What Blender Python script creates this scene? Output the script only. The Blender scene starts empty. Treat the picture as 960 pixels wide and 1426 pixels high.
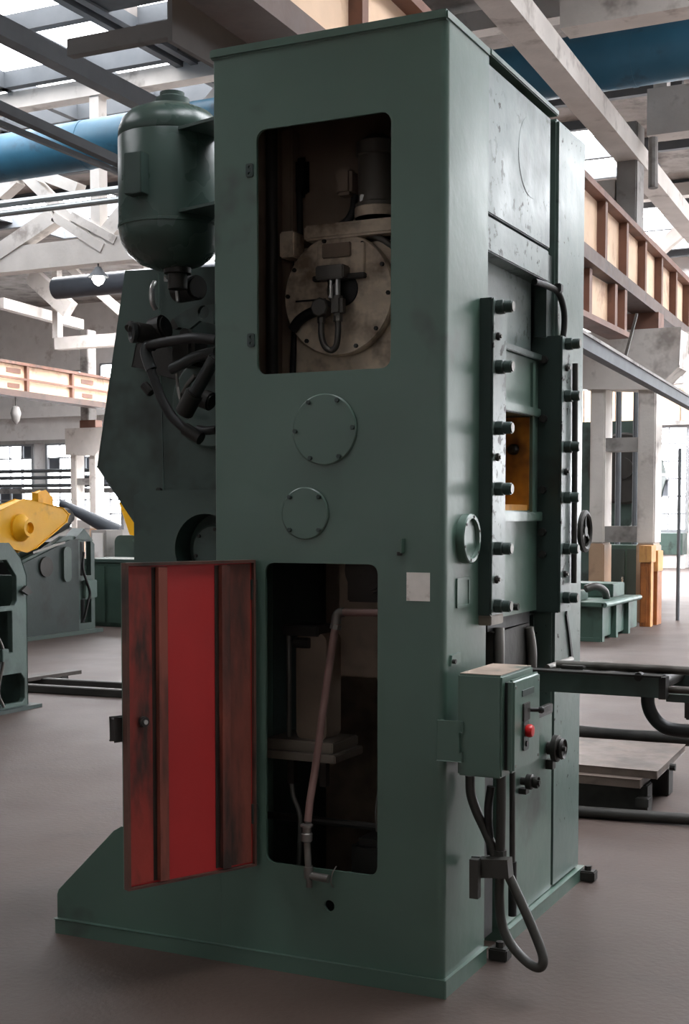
import bpy, bmesh, math, random
from mathutils import Vector, Matrix
from mathutils.geometry import tessellate_polygon
random.seed(7)
SC = bpy.context.scene
COL = SC.collection
R = math.radians

# ------------------------------------------------------------------ camera, world, exposure
cam_d = bpy.data.cameras.new('camera')
cam = bpy.data.objects.new('camera', cam_d); COL.objects.link(cam)
cam.location = (1.612, -4.058, 1.6)
cam.rotation_euler = (R(90 - 3.174), 0, R(25.971))
cam_d.sensor_fit = 'VERTICAL'; cam_d.sensor_height = 36.0
cam_d.lens = 1858.0 * 36.0 / 1426.0
cam_d.shift_y = 107.0 / 1426.0
cam_d.clip_end = 300
SC.camera = cam
wd = bpy.data.worlds.new('sky'); SC.world = wd; wd.use_nodes = True
wd.node_tree.nodes['Background'].inputs[0].default_value = (0.86, 0.93, 1.0, 1)
wd.node_tree.nodes['Background'].inputs[1].default_value = 1.0
SC.view_settings.view_transform = 'Standard'; SC.view_settings.look = 'None'
SC.view_settings.gamma = 1.0; SC.view_settings.use_curve_mapping = False
SC.view_settings.exposure = 0.22
SC.cycles.use_denoising = True
SC.cycles.max_bounces = 5; SC.cycles.diffuse_bounces = 4; SC.cycles.glossy_bounces = 2
SC.cycles.sample_clamp_indirect = 4.0
SC.cycles.use_adaptive_sampling = True; SC.cycles.adaptive_threshold = .03
SKY_SIDE = 15.0       # glow of the unseen roof lights added over the press bay
SKY_LEFT = 6.5       # daylight of the roof lights over the neighbouring bay
SKY_FAR = 26.0        # glow of the roof lights added at the far end
WIN_FAR = 14.0        # daylight of the far wall windows
WIN_SIDE = 1.2       # glow of the unseen side windows added on the right

# ------------------------------------------------------------------ materials
MATS = {}
def new_mat(name):
    m = bpy.data.materials.new(name); m.use_nodes = True
    nt = m.node_tree; return m, nt, nt.nodes['Principled BSDF']
def N(nt, t, **kw):
    n = nt.nodes.new(t)
    for k, v in kw.items(): setattr(n, k, v)
    return n
def ramp(nt, src, p0, p1, c0=(0,0,0,1), c1=(1,1,1,1)):
    r = N(nt, 'ShaderNodeValToRGB'); e = r.color_ramp.elements
    e[0].position, e[0].color, e[1].position, e[1].color = p0, c0, p1, c1
    nt.links.new(src, r.inputs[0]); return r.outputs[0]
def noise(nt, co, scale, detail=5, rough=.55, stretch=None):
    n = N(nt, 'ShaderNodeTexNoise'); n.inputs['Scale'].default_value = scale
    n.inputs['Detail'].default_value = detail; n.inputs['Roughness'].default_value = rough
    if stretch:
        mp = N(nt, 'ShaderNodeMapping'); mp.inputs['Scale'].default_value = stretch
        nt.links.new(co, mp.inputs[0]); co = mp.outputs[0]
    nt.links.new(co, n.inputs['Vector']); return n.outputs['Fac']
def mix(nt, fac, a, b):
    m = N(nt, 'ShaderNodeMix', data_type='RGBA')
    for sock, v in ((m.inputs[0], fac), (m.inputs[6], a), (m.inputs[7], b)):
        if isinstance(v, (int, float)): sock.default_value = v
        elif isinstance(v, tuple): sock.default_value = v if len(v) == 4 else v + (1,)
        else: nt.links.new(v, sock)
    return m.outputs[2]
def lin(c): return tuple((v/255/12.92 if v <= 10 else ((v/255+.055)/1.055)**2.4) for v in c)
def paint(name, rgb, rough=.45, metal=0., var=.18, chips=0., chip=(30,28,26), dirt=0., dirtc=(38,33,28), scale=1., bump=.02, streak=None, spec=.5):
    """coat of colour with mottling, optional chips down to metal and blotches of dirt"""
    if name in MATS: return MATS[name]
    m, nt, bs = new_mat(name); c = lin(rgb)
    co = N(nt, 'ShaderNodeTexCoord').outputs['Object']
    n1 = noise(nt, co, 2.2*scale, 3)
    lo = tuple(v*(1-var) for v in c); hi = tuple(min(1, v*(1+var)) for v in c)
    col = mix(nt, ramp(nt, n1, .3, .7), lo, hi)
    if dirt:
        n2 = noise(nt, co, 1.6*scale, 4, .65, streak)
        col = mix(nt, ramp(nt, n2, .62-.25*dirt, .72-.12*dirt), col, lin(dirtc))
    if chips:
        n3 = noise(nt, co, 24*scale, 4, .6)
        pm = N(nt, 'ShaderNodeMath', operation='MULTIPLY')      # chips come in clusters
        nt.links.new(ramp(nt, n3, .72-.14*chips, .75-.14*chips), pm.inputs[0])
        nt.links.new(ramp(nt, noise(nt, co, 2.6*scale, 2), .46, .58), pm.inputs[1])
        col = mix(nt, pm.outputs[0], col, lin(chip))
        sp = N(nt, 'ShaderNodeMapRange'); sp.inputs[3].default_value = spec; sp.inputs[4].default_value = .08      # bare patches lose the gloss
        nt.links.new(pm.outputs[0], sp.inputs[0]); nt.links.new(sp.outputs[0], bs.inputs['Specular IOR Level'])
    nt.links.new(col, bs.inputs['Base Color'])
    n4 = noise(nt, co, 6*scale, 2)
    rr = N(nt, 'ShaderNodeMapRange'); rr.inputs[3].default_value = max(.05, rough-.1); rr.inputs[4].default_value = min(1, rough+.12)
    nt.links.new(n4, rr.inputs[0]); nt.links.new(rr.outputs[0], bs.inputs['Roughness'])
    bs.inputs['Metallic'].default_value = metal
    if not chips: bs.inputs['Specular IOR Level'].default_value = spec
    if bump:
        b = N(nt, 'ShaderNodeBump'); b.inputs['Strength'].default_value = .25; b.inputs['Distance'].default_value = bump
        nt.links.new(noise(nt, co, 22*scale, 2), b.inputs['Height']); nt.links.new(b.outputs[0], bs.inputs['Normal'])
    MATS[name] = m; return m
def glow(name, rgb, strength):
    if name in MATS: return MATS[name]
    m, nt, bs = new_mat(name)
    bs.inputs['Base Color'].default_value = (.8, .8, .8, 1)
    bs.inputs['Emission Color'].default_value = lin(rgb) + (1,)
    bs.inputs['Emission Strength'].default_value = strength
    MATS[name] = m; return m

GREEN   = paint('green press paint', (75,101,89), .33, var=.10, dirt=.12, dirtc=(52,62,56), bump=.003, spec=.85)
GREENW  = paint('worn green press paint', (104,118,114), .34, var=.10, chips=1.05, chip=(24,23,21), dirt=.3, dirtc=(72,80,76), bump=.004)
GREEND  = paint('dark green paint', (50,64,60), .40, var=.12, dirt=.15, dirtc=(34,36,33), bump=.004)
GREENB  = paint('grey green machine paint', (68,86,80), .42, var=.14, dirt=.3, dirtc=(42,50,46), bump=.006)
GREENT  = paint('green bench paint', (60,84,74), .5, var=.15, dirt=.3, dirtc=(38,50,44), bump=.006)
GREENL  = paint('light green machine paint', (88,110,103), .5, var=.12, dirt=.3, dirtc=(60,66,60), bump=.006)
STEEL   = paint('dull steel', (120,117,112), .42, metal=.7, var=.25, dirt=.35, dirtc=(52,46,40), bump=.004)
BRIGHT  = paint('bright steel', (190,190,188), .28, metal=.9, var=.1, bump=.002)
DARK    = paint('oily dark steel', (54,52,49), .5, metal=.3, var=.25, dirt=.3, dirtc=(24,22,20), bump=.006)
MOTORM  = paint('grey motor paint', (104,98,90), .5, metal=.1, var=.2, dirt=.4, dirtc=(60,54,48), bump=.004)
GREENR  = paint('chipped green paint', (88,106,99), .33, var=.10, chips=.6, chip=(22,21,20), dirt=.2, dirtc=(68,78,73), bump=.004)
TANKM   = paint('glossy green tank paint', (68,87,80), .27, var=.05, bump=.001)
MACH    = paint('dark machine green', (44,58,55), .5, var=.15, dirt=.3, dirtc=(32,38,36), bump=.006)
DUCTM   = paint('dark grey duct paint', (58,64,72), .5, var=.12, bump=.004)
BOARDM  = paint('tarred roof board', (44,46,49), .8, var=.15, bump=.004)
CONDM   = paint('grimy conduit', (58,57,52), .5, var=.2, dirt=.3, dirtc=(40,36,32), bump=.004)
HOSEM   = paint('oily hose sleeve', (66,69,69), .3, metal=.4, var=.2, bump=.002)
RIMM    = paint('rubbed brown edge', (98,64,54), .6, var=.2, dirt=.5, dirtc=(58,46,40), scale=2, bump=.004)
FLANGEM = paint('shaded brown flange', (80,61,53), .6, var=.15, dirt=.3, dirtc=(56,44,40), bump=.006)  # girder brown darkened to stand in for shade on the underside
CONCD   = paint('sooty concrete', (116,114,112), .85, var=.12, dirt=.35, dirtc=(84,82,80), bump=.01, spec=.3)
BLACK   = paint('black rubber', (26,27,27), .5, var=.2, bump=.004)
GREASE  = paint('greasy brown lining', (54,46,40), .55, var=.3, dirt=.5, dirtc=(26,22,19), bump=.01)
CAST_LIT   = paint('lit cast flange', (232,214,190), .4, metal=.1, var=.2, dirt=.6, scale=3, dirtc=(140,120,100), bump=.006)  # paler copy of the cast grey, standing in for light in the upper compartment
LINING  = paint('lit brown lining', (136,118,102), .6, var=.25, dirt=.4, dirtc=(76,64,55), bump=.01)  # brown lightened in place of light reaching the upper compartment
CAST    = paint('cast grey flange', (128,118,106), .5, metal=.25, var=.25, dirt=.35, dirtc=(66,56,46), bump=.006)
RUSTP   = paint('rusty pink pipe', (126,98,92), .5, metal=.1, var=.2, dirt=.4, dirtc=(84,62,54), bump=.004)
RED     = paint('red primer', (190,44,44), .5, var=.10, dirt=.12, dirtc=(70,34,28), bump=.004)
REDW    = paint('worn red primer', (165,58,48), .55, var=.2, dirt=.75, dirtc=(66,44,36), scale=1.6, streak=(2.5,2.5,.7), bump=.006)
REDS    = paint('rubbed red primer', (142,76,62), .55, var=.2, dirt=.8, dirtc=(60,46,40), scale=1.6, streak=(2.5,2.5,.5), bump=.006)
ORANGE  = paint('orange guard paint', (196,132,36), .5, var=.2, dirt=.55, dirtc=(120,74,26), scale=2, bump=.004)
YELLOW  = paint('yellow guard paint', (236,176,24), .45, var=.08, dirt=.1, dirtc=(170,120,30), bump=.004)
PAPER   = paint('old paper', (240,234,226), .9, var=.08, dirt=.2, dirtc=(176,160,146), scale=6, bump=0, spec=.2)
REDBTN  = paint('red plastic', (205,30,30), .3, var=.03, bump=0)
GREENBTN= paint('black plastic', (24,26,25), .35, var=.05, bump=0)
DUST    = paint('dusty brown top', (150,132,118), .8, var=.25, dirt=.4, dirtc=(84,92,84), scale=4, bump=.004)
CONC    = paint('white concrete', (206,200,194), .85, var=.08, dirt=.25, dirtc=(158,150,144), bump=.01, spec=.3)
CONCG   = paint('grey concrete', (150,147,144), .85, var=.12, dirt=.35, dirtc=(104,100,98), bump=.01, spec=.3)
CONCB   = paint('brown dado paint', (176,146,120), .6, var=.12, dirt=.3, dirtc=(134,108,90), bump=.01)
ROOFM   = paint('grimy roof slab', (140,134,130), .9, var=.2, dirt=.5, dirtc=(104,98,95), bump=.02, spec=.2)
PURLIN  = paint('grey purlin steel', (84,88,92), .7, var=.12, bump=.004)
BROWN   = paint('brown girder paint', (112,78,64), .6, var=.15, dirt=.3, dirtc=(76,56,48), bump=.006)
BEIGE   = paint('beige girder web', (206,176,148), .7, var=.1, dirt=.3, dirtc=(164,130,108), bump=.006)
BLUE    = paint('blue pipe paint', (52,108,136), .45, var=.12, dirt=.15, dirtc=(44,80,102), bump=.004)
GALV    = paint('galvanised pipe', (150,156,158), .4, metal=.6, var=.15, bump=.003)
WALLM   = paint('pale wall plaster', (232,230,228), .9, var=.05, dirt=.2, dirtc=(205,200,196), bump=.01, spec=.2)
WOOD    = paint('varnished wood', (150,88,40), .5, var=.25, dirt=.4, dirtc=(96,54,28), scale=2, streak=(4,4,.4), bump=.006)
WOODL   = paint('pale plywood', (196,142,82), .6, var=.2, dirt=.3, dirtc=(150,100,58), scale=2, streak=(4,4,.4), bump=.006)
WINF    = paint('window steel', (140,142,145), .6, var=.1, bump=0)  # colour lightened to stand in for glare around the bright panes
PLATEM  = paint('scuffed steel plate', (104,91,83), .5, metal=.15, var=.2, dirt=.5, dirtc=(74,62,56), scale=2, bump=.006)
BLANK   = paint('blanked pane', (96,100,106), .7, var=.15, bump=0)
SKY_S = glow('added roof light', (247,250,255), SKY_SIDE)
SKY_F = glow('added far roof pane', (252,252,255), SKY_FAR)
SKY_L = glow('sunlit roof pane', (250,251,255), SKY_LEFT)
PANE  = glow('sunlit window pane', (248,251,255), WIN_FAR)
PANE_S = glow('added side pane', (246,249,255), WIN_SIDE)
LAMPM = glow('lamp bulb', (255,250,240), 12)

def floor_mat():
    m, nt, bs = new_mat('trodden floor'); co = N(nt, 'ShaderNodeTexCoord').outputs['Object']
    a = mix(nt, ramp(nt, noise(nt, co, .35, 8, .6), .35, .65), lin((66,51,44)), lin((79,63,55)))
    a = mix(nt, ramp(nt, noise(nt, co, 1.7, 8, .65), .52, .75), a, lin((52,42,37)))
    a = mix(nt, ramp(nt, noise(nt, co, 60, 4, .7), .35, .75), a, lin((72,59,53)))
    v = N(nt, 'ShaderNodeTexVoronoi', feature='DISTANCE_TO_EDGE'); v.inputs['Scale'].default_value = .32
    w = N(nt, 'ShaderNodeTexNoise'); w.inputs['Scale'].default_value = 1.2; w.inputs['Detail'].default_value = 6
    nt.links.new(co, w.inputs['Vector'])
    wm = N(nt, 'ShaderNodeMix', data_type='VECTOR'); wm.inputs[0].default_value = .22
    nt.links.new(co, wm.inputs[4]); nt.links.new(w.outputs['Color'], wm.inputs[5]); nt.links.new(wm.outputs[1], v.inputs['Vector'])
    a = mix(nt, ramp(nt, v.outputs['Distance'], 0, .006, (.45,.45,.45,1), (0,0,0,1)), a, lin((70,60,56)))
    nt.links.new(a, bs.inputs['Base Color'])
    rr = N(nt, 'ShaderNodeMapRange'); rr.inputs[3].default_value = .45; rr.inputs[4].default_value = .7
    nt.links.new(noise(nt, co, 1.3, 6), rr.inputs[0]); nt.links.new(rr.outputs[0], bs.inputs['Roughness'])
    b = N(nt, 'ShaderNodeBump'); b.inputs['Strength'].default_value = .2; b.inputs['Distance'].default_value = .01
    nt.links.new(noise(nt, co, 35, 6), b.inputs['Height']); nt.links.new(b.outputs[0], bs.inputs['Normal'])
    return m
FLOOR = floor_mat()

# ------------------------------------------------------------------ mesh helpers (mesh coordinates are world metres)
def frame(d):
    d = Vector(d).normalized(); a = Vector((0,0,1)) if abs(d.z) < .9 else Vector((1,0,0))
    x = d.cross(a).normalized(); return x, d.cross(x).normalized(), d
class B:
    def __init__(s): s.bm = bmesh.new()
    def face(s, pts):
        vs = [s.bm.verts.new(p) for p in pts]; return s.bm.faces.new(vs)
    def hexa(s, p):                      # p: 4 bottom, 4 top
        v = [s.bm.verts.new(q) for q in p]
        for f in ((3,2,1,0),(4,5,6,7),(0,1,5,4),(1,2,6,5),(2,3,7,6),(3,0,4,7)): s.bm.faces.new([v[i] for i in f])
        return s
    def box(s, x0, x1, y0, y1, z0, z1):
        return s.hexa([(x0,y0,z0),(x1,y0,z0),(x1,y1,z0),(x0,y1,z0),(x0,y0,z1),(x1,y0,z1),(x1,y1,z1),(x0,y1,z1)])
    def bar(s, p, q, w, h, up=(0,0,1)):  # rectangular bar from p to q
        p, q = Vector(p), Vector(q); d = (q-p).normalized(); u = Vector(up)
        x = d.cross(u)
        if x.length < 1e-4: x = d.cross(Vector((1,0,0)))
        x.normalize(); u = x.cross(d).normalized()
        o = [(-1,-1),(1,-1),(1,1),(-1,1)]
        return s.hexa([p + x*(a*w/2) + u*(b*h/2) for a, b in o] + [q + x*(a*w/2) + u*(b*h/2) for a, b in o])
    def cyl(s, p, q, r, r2=None, seg=18):
        p, q = Vector(p), Vector(q); x, y, d = frame(q-p); r2 = r if r2 is None else r2
        def ring(c, rr): return [s.bm.verts.new(c + (x*math.cos(2*math.pi*i/seg) + y*math.sin(2*math.pi*i/seg))*rr) for i in range(seg)]
        a, b = ring(p, r), ring(q, r2)
        for i in range(seg):
            j = (i+1) % seg; s.bm.faces.new((a[i], b[i], b[j], a[j]))
        s.bm.faces.new(a); s.bm.faces.new(b[::-1]); return s
    def lathe(s, prof, c=(0,0,0), axis=(0,0,1), seg=32):   # prof: (r, h)
        c = Vector(c); x, y, d = frame(axis); rings = []
        for r, h in prof:
            if r < 1e-6: rings.append([s.bm.verts.new(c + d*h)])
            else: rings.append([s.bm.verts.new(c + d*h + (x*math.cos(2*math.pi*i/seg) + y*math.sin(2*math.pi*i/seg))*r) for i in range(seg)])
        for a, b in zip(rings, rings[1:]):
            for i in range(seg):
                j = (i+1) % seg
                q = [a[i] if len(a) > 1 else a[0], b[i] if len(b) > 1 else b[0], b[j] if len(b) > 1 else b[0], a[j] if len(a) > 1 else a[0]]
                q = list(dict.fromkeys(q))
                if len(q) > 2: s.bm.faces.new(q)
        if len(rings[0]) > 1: s.bm.faces.new(rings[0])
        if len(rings[-1]) > 1: s.bm.faces.new(rings[-1][::-1])
        return s
    def tube(s, pts, r, seg=10, sub=6, smooth=True, r2=None):
        P = [Vector(p) for p in pts]
        if smooth and len(P) > 2:
            E = [P[0]*2-P[1]] + P + [P[-1]*2-P[-2]]; Q = []
            for i in range(1, len(E)-2):
                a, b, c, d = E[i-1:i+3]
                for k in range(sub):
                    t = k/sub
                    Q.append(.5*((2*b)+(c-a)*t+(2*a-5*b+4*c-d)*t*t+(3*b-a-3*c+d)*t**3))
            P = Q + [P[-1]]
        x, y, d0 = frame(P[1]-P[0]); prev = None
        for i, p in enumerate(P):
            d = (P[min(i+1, len(P)-1)] - P[max(i-1, 0)]).normalized()
            x = (x - d*x.dot(d)).normalized(); y = d.cross(x)
            rr = r if r2 is None else r + (r2-r)*i/(len(P)-1)
            ring = [s.bm.verts.new(p + (x*math.cos(2*math.pi*k/seg) + y*math.sin(2*math.pi*k/seg))*rr) for k in range(seg)]
            if prev:
                for k in range(seg): s.bm.faces.new((prev[k], prev[(k+1)%seg], ring[(k+1)%seg], ring[k]))
            else: s.bm.faces.new(ring[::-1])
            prev = ring
        s.bm.faces.new(prev); return s
    def prism(s, outer, holes, f, w0, w1):   # f(u, v, w) -> point
        loops = [outer] + list(holes)
        flat = [p for l in loops for p in l]
        tris = tessellate_polygon([[Vector((u, v, 0)) for u, v in l] for l in loops])
        a = [s.bm.verts.new(f(u, v, w0)) for u, v in flat]; b = [s.bm.verts.new(f(u, v, w1)) for u, v in flat]
        for t in tris:
            try: s.bm.faces.new([a[i] for i in t]); s.bm.faces.new([b[i] for i in reversed(t)])
            except ValueError: pass
        k = 0
        for l in loops:
            n = len(l)
            for i in range(n):
                j = (i+1) % n; s.bm.faces.new((a[k+i], a[k+j], b[k+j], b[k+i]))
            k += n
        return s
    def bevel(s, w, seg=2, ang=.5):
        s.bm.normal_update()
        ed = [e for e in s.bm.edges if len(e.link_faces) == 2 and e.calc_face_angle(0) > ang]
        bmesh.ops.bevel(s.bm, geom=ed, offset=w, segments=seg, affect='EDGES', clamp_overlap=True); return s
    def done(s, ang=35):
        bmesh.ops.recalc_face_normals(s.bm, faces=s.bm.faces)
        me = bpy.data.meshes.new('m'); s.bm.to_mesh(me); s.bm.free()
        if ang:
            for p in me.polygons: p.use_smooth = True
            me.set_sharp_from_angle(angle=R(ang))
        return me
XZ = lambda u, v, w: (u, w, v)      # outline drawn in X,Z, thickness along Y
YZ = lambda u, v, w: (w, u, v)      # outline drawn in Y,Z, thickness along X
XY = lambda u, v, w: (u, v, w)
def rrect(u0, u1, v0, v1, r, n=5):
    out = []
    for cu, cv, a0 in ((u1-r, v1-r, 0), (u0+r, v1-r, 90), (u0+r, v0+r, 180), (u1-r, v0+r, 270)):
        for k in range(n+1):
            a = R(a0 + 90*k/n); out.append((cu + r*math.cos(a), cv + r*math.sin(a)))
    return out
def circ(cu, cv, r, n=32): return [(cu + r*math.cos(2*math.pi*i/n), cv + r*math.sin(2*math.pi*i/n)) for i in range(n)]
def box(*a, bev=0, seg=2):
    b = B().box(*a)
    if bev: b.bevel(bev, seg)
    return b.done(30)
def cyl(p, q, r, r2=None, seg=18, bev=0):
    b = B().cyl(p, q, r, r2, seg)
    if bev: b.bevel(bev, 2, .9)
    return b.done()
def tube(pts, r, **k): return B().tube(pts, r, **k).done(50)
def bar(p, q, w, h, bev=0, up=(0,0,1)):
    b = B().bar(p, q, w, h, up)
    if bev: b.bevel(bev, 1)
    return b.done(30)
def cut(me, cutters):
    """me minus the closed meshes in cutters"""
    o = bpy.data.objects.new('tmp', me); COL.objects.link(o); tmp = [o]
    for c in cutters:
        k = bpy.data.objects.new('tmp', c); COL.objects.link(k); tmp.append(k)
        md = o.modifiers.new('b', 'BOOLEAN'); md.operation = 'DIFFERENCE'; md.solver = 'EXACT'; md.object = k
    dg = bpy.context.evaluated_depsgraph_get(); dg.update()
    out = bpy.data.meshes.new_from_object(o.evaluated_get(dg))
    for t in tmp: bpy.data.objects.remove(t)
    for p in out.polygons: p.use_smooth = True
    out.set_sharp_from_angle(angle=R(30))
    return out
PINV = {}
def ob(name, me, mat, parent=None, label=None, loc=None, rot=None, kind=None):
    o = bpy.data.objects.new(name, me); COL.objects.link(o); me.name = o.name
    if mat is not None and not me.materials: me.materials.append(mat)
    elif mat is not None and me.materials[0] != mat: o.material_slots[0].link = 'OBJECT'; o.material_slots[0].material = mat
    if loc is not None: o.location = loc
    if rot is not None: o.rotation_euler = rot
    if parent is not None:
        o.parent = parent; o.matrix_parent_inverse = PINV.get(parent.name, Matrix())
    if label: o['label'] = label
    if kind: o['kind'] = kind
    return o
def empty(name, loc, label, cat, group=None):
    o = bpy.data.objects.new(name, None); COL.objects.link(o); o.location = loc; o.empty_display_size = .2
    PINV[o.name] = Matrix.Translation(-Vector(loc))
    o['label'] = label; o['category'] = cat
    if group: o['group'] = group
    return o
def thing(name, me, mat, label, cat, group=None):
    o = ob(name, me, mat); o['label'] = label; o['category'] = cat
    if group: o['group'] = group
    return o
def struct(name, me, mat, parent=None, label=None):
    o = ob(name, me, mat, parent, label)
    if parent is None: o['kind'] = 'structure'
    return o
def hexbolt(r, h, axis):        # hexagon head with a stub of thread, base at the origin
    a = Vector(axis); b = B().cyl((0,0,0), a*h*.65, r, seg=6); b.bevel(r*.12, 1, .9)
    return b.done(30)
# @@PARTS@@
# ================================================================== the hall
struct('floor', box(-46,18,-14,38,-.25,0), FLOOR)
Z_ROOF = 9.5
SKYL = [(-18.6,-11.3,7.0,20.0), (-10.9,-7.2,8.5,20.0), (-13,-8,-6.0,1.5), (-22,-5.5,22.6,26.5), (-22,-5.5,30,35.5)]       # roof lights of the neighbouring bay, near and far ones added for light
SKYR = [(-2.0,.6,-4.5,-2.6), (1.0,3.6,-1.8,2.0), (1.0,5.0,3.0,12.0), (2.5,13.0,13.5,31.0)]            # added, unseen roof lights of the press bay, shaped to light the press
rect = lambda a: [(a[0],a[2]),(a[1],a[2]),(a[1],a[3]),(a[0],a[3])]
struct('ceiling', B().prism([(-46,-14),(18,-14),(18,38),(-46,38)], [rect(a) for a in SKYL+SKYR], XY, Z_ROOF, Z_ROOF+.3).done(0), ROOFM)
WN = [0]
def roof_light(a, nx, ny, mat, barw, cover=0.):
    WN[0] += 1; x0, x1, y0, y1 = a
    w = struct('window_%d' % WN[0], B().prism([(x0-.12,y0-.12),(x1+.12,y0-.12),(x1+.12,y1+.12),(x0-.12,y1+.12)], [rect((x0+.02,x1-.02,y0+.02,y1-.02))], XY, Z_ROOF-.18, Z_ROOF+.02).done(0), PURLIN)
    dx, dy = (x1-x0)/nx, (y1-y0)/ny
    pm = box(0, dx-.02, 0, dy-.02, 0, .02)
    for i in range(nx):
        for j in range(ny):
            if random.random() < cover:
                ob('cover_board', pm, BOARDM, w, loc=(x0+i*dx+.01, y0+j*dy+.01, Z_ROOF+.2)); continue
            ob('pane', pm, mat, w, loc=(x0+i*dx+.01, y0+j*dy+.01, Z_ROOF+.2))
    for i in range(1, nx): ob('glazing_bar', box(x0+i*dx-barw/2, x0+i*dx+barw/2, y0, y1, Z_ROOF-.1, Z_ROOF+.19), PURLIN, w)
    for j in range(1, ny): ob('glazing_bar', box(x0, x1, y0+j*dy-barw*.6, y0+j*dy+barw*.6, Z_ROOF-.1, Z_ROOF+.19), PURLIN, w)
    return w
roof_light(SKYL[0], 4, 6, SKY_L, .14)
w2 = roof_light(SKYL[1], 3, 8, SKY_L, .3, .45)
for j, (a, b) in enumerate(((9.0,9.9),(10.5,11.3),(12.0,13.3),(14.0,14.5),(15.2,16.4),(17.3,18.2))):      # boards laid over the panes
    ob('cover_board', box(-10.9,-7.2 if j % 2 else -8.6,a,b,Z_ROOF-.14,Z_ROOF-.11), BOARDM, w2)
roof_light(SKYL[2], 4, 2, SKY_L, .2)  # unseen roof light added to light the tank, side plate and press front
for a in SKYL[3:]: roof_light(a, 4, 2, SKY_F, .2)  # roof lights added to brighten the truss and far wall
for a in SKYR: roof_light(a, 2, 3, SKY_S, .2)

# far wall with steel windows
WINS = []
x = -43.5
while x < 14:
    WINS.append((x, x+3.5, 1.1, 4.3)); x += 4.15
BLOBS = [(-30.0,-29.2,6.6,7.0), (-28.5,-27.4,6.25,7.2), (-10.3,-9.5,5.5,6.3), (-7.6,-7.0,5.6,6.0)]  # glowing openings standing in for bright blobs of unknown source
hole = lambda a: [(a[0],a[2]),(a[1],a[2]),(a[1],a[3]),(a[0],a[3])]
wall = struct('wall_back', B().prism([(-46,0),(18,0),(18,Z_ROOF),(-46,Z_ROOF)], [hole(a) for a in WINS+BLOBS], XZ, 37.0, 37.4).done(0), WALLM)
for a in BLOBS:
    WN[0] += 1
    w = struct('window_%d' % WN[0], B().prism(rrect(a[0]-.03,a[1]+.03,a[2]-.03,a[3]+.03,.05), [rrect(a[0]+.03,a[1]-.03,a[2]+.03,a[3]-.03,.1)], XZ, 36.96, 37.1).done(0), WINF)
    ob('pane', box(a[0],a[1],37.12,37.14,a[2],a[3]), PANE, w)
for wi, a in enumerate(WINS):
    cx = (a[0]+a[1])/2
    if not (-37 < cx < -22 or -14 < cx < -3): nx, nz = 1, 1
    else: nx, nz = 6, 6
    WN[0] += 1; x0, x1, z0, z1 = a
    w = struct('window_%d' % WN[0], B().prism([(x0-.04,z0-.04),(x1+.04,z0-.04),(x1+.04,z1+.04),(x0-.04,z1+.04)], [hole((x0+.06,x1-.06,z0+.06,z1-.06))], XZ, 36.94, 37.08).done(0), WINF)
    dx, dz = (x1-x0)/nx, (z1-z0)/nz
    pm = box(.02, dx-.02, 0, .02, .02, dz-.02)
    for i in range(nx):
        for k in range(nz):
            dark = (nx > 1 and ((k in (2,) and i in (3,4) and wi % 2 == 0) or random.random() < .07))
            ob('pane', pm, BLANK if dark else PANE, w, loc=(x0+i*dx, 37.12, z0+k*dz))
    for i in range(1, nx): ob('glazing_bar', box(x0+i*dx-.02,x0+i*dx+.02,37.0,37.1,z0,z1), WINF, w)
    for k in range(1, nz): ob('glazing_bar', box(x0,x1,36.98,37.1,z0+k*dz-.025,z0+k*dz+.025), WINF, w)
for i in range(11):                                   # boarded band over the far windows
    ob('wall_board', box(-14+i*1.0,-13.04+i*1.0,36.9,37.0,4.45,5.45), BEIGE, wall)
struct('trim_1', box(-46,18,36.85,37,4.32,4.45), CONCG)
for i, (xa, xb, z0, z1) in enumerate(((-46,-22,5.3,5.7),(-46,-22,2.42,2.6))):
    struct('trim_%d' % (i+2), box(xa,xb,36.7,36.95,z0,z1), CONCG if i else WALLM)
for i, z in enumerate((2.7,3.0,3.25)):                # service pipes along the far windows
    thing('service_pipe', cyl((-40,36.3,z),(-24,36.3,z),.07,seg=8), PURLIN, ('grey service pipe across the far windows, %s of three' % ('lowest','middle','topmost')[i]), 'pipe', 'service pipes along the far windows')
struct('wall_left', box(-46.3,-46,-14,38,0,Z_ROOF), WALLM)
struct('wall_front', box(-46,18,-14.3,-14,0,Z_ROOF), WALLM)
SIDEW = [(-2.5,6.5,2.2,6.2), (8,19,2.2,6.2), (20.5,33,2.2,6.2)]  # unseen windows added to light the press from the right
struct('wall_right', B().prism([(-14,0),(38,0),(38,Z_ROOF),(-14,Z_ROOF)], [hole(a) for a in SIDEW], YZ, 18.0, 18.3).done(0), WALLM)
for a in SIDEW:
    WN[0] += 1
    w = struct('window_%d' % WN[0], B().prism([(a[0]-.05,a[2]-.05),(a[1]+.05,a[2]-.05),(a[1]+.05,a[3]+.05),(a[0]-.05,a[3]+.05)], [hole((a[0]+.08,a[1]-.08,a[2]+.08,a[3]-.08))], YZ, 17.94, 18.1).done(0), WINF)
    n = 4; dy = (a[1]-a[0])/n
    for i in range(n): ob('pane', box(18.12,18.14,a[0]+i*dy+.05,a[0]+(i+1)*dy-.05,a[2],a[3]), PANE_S, w)

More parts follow.
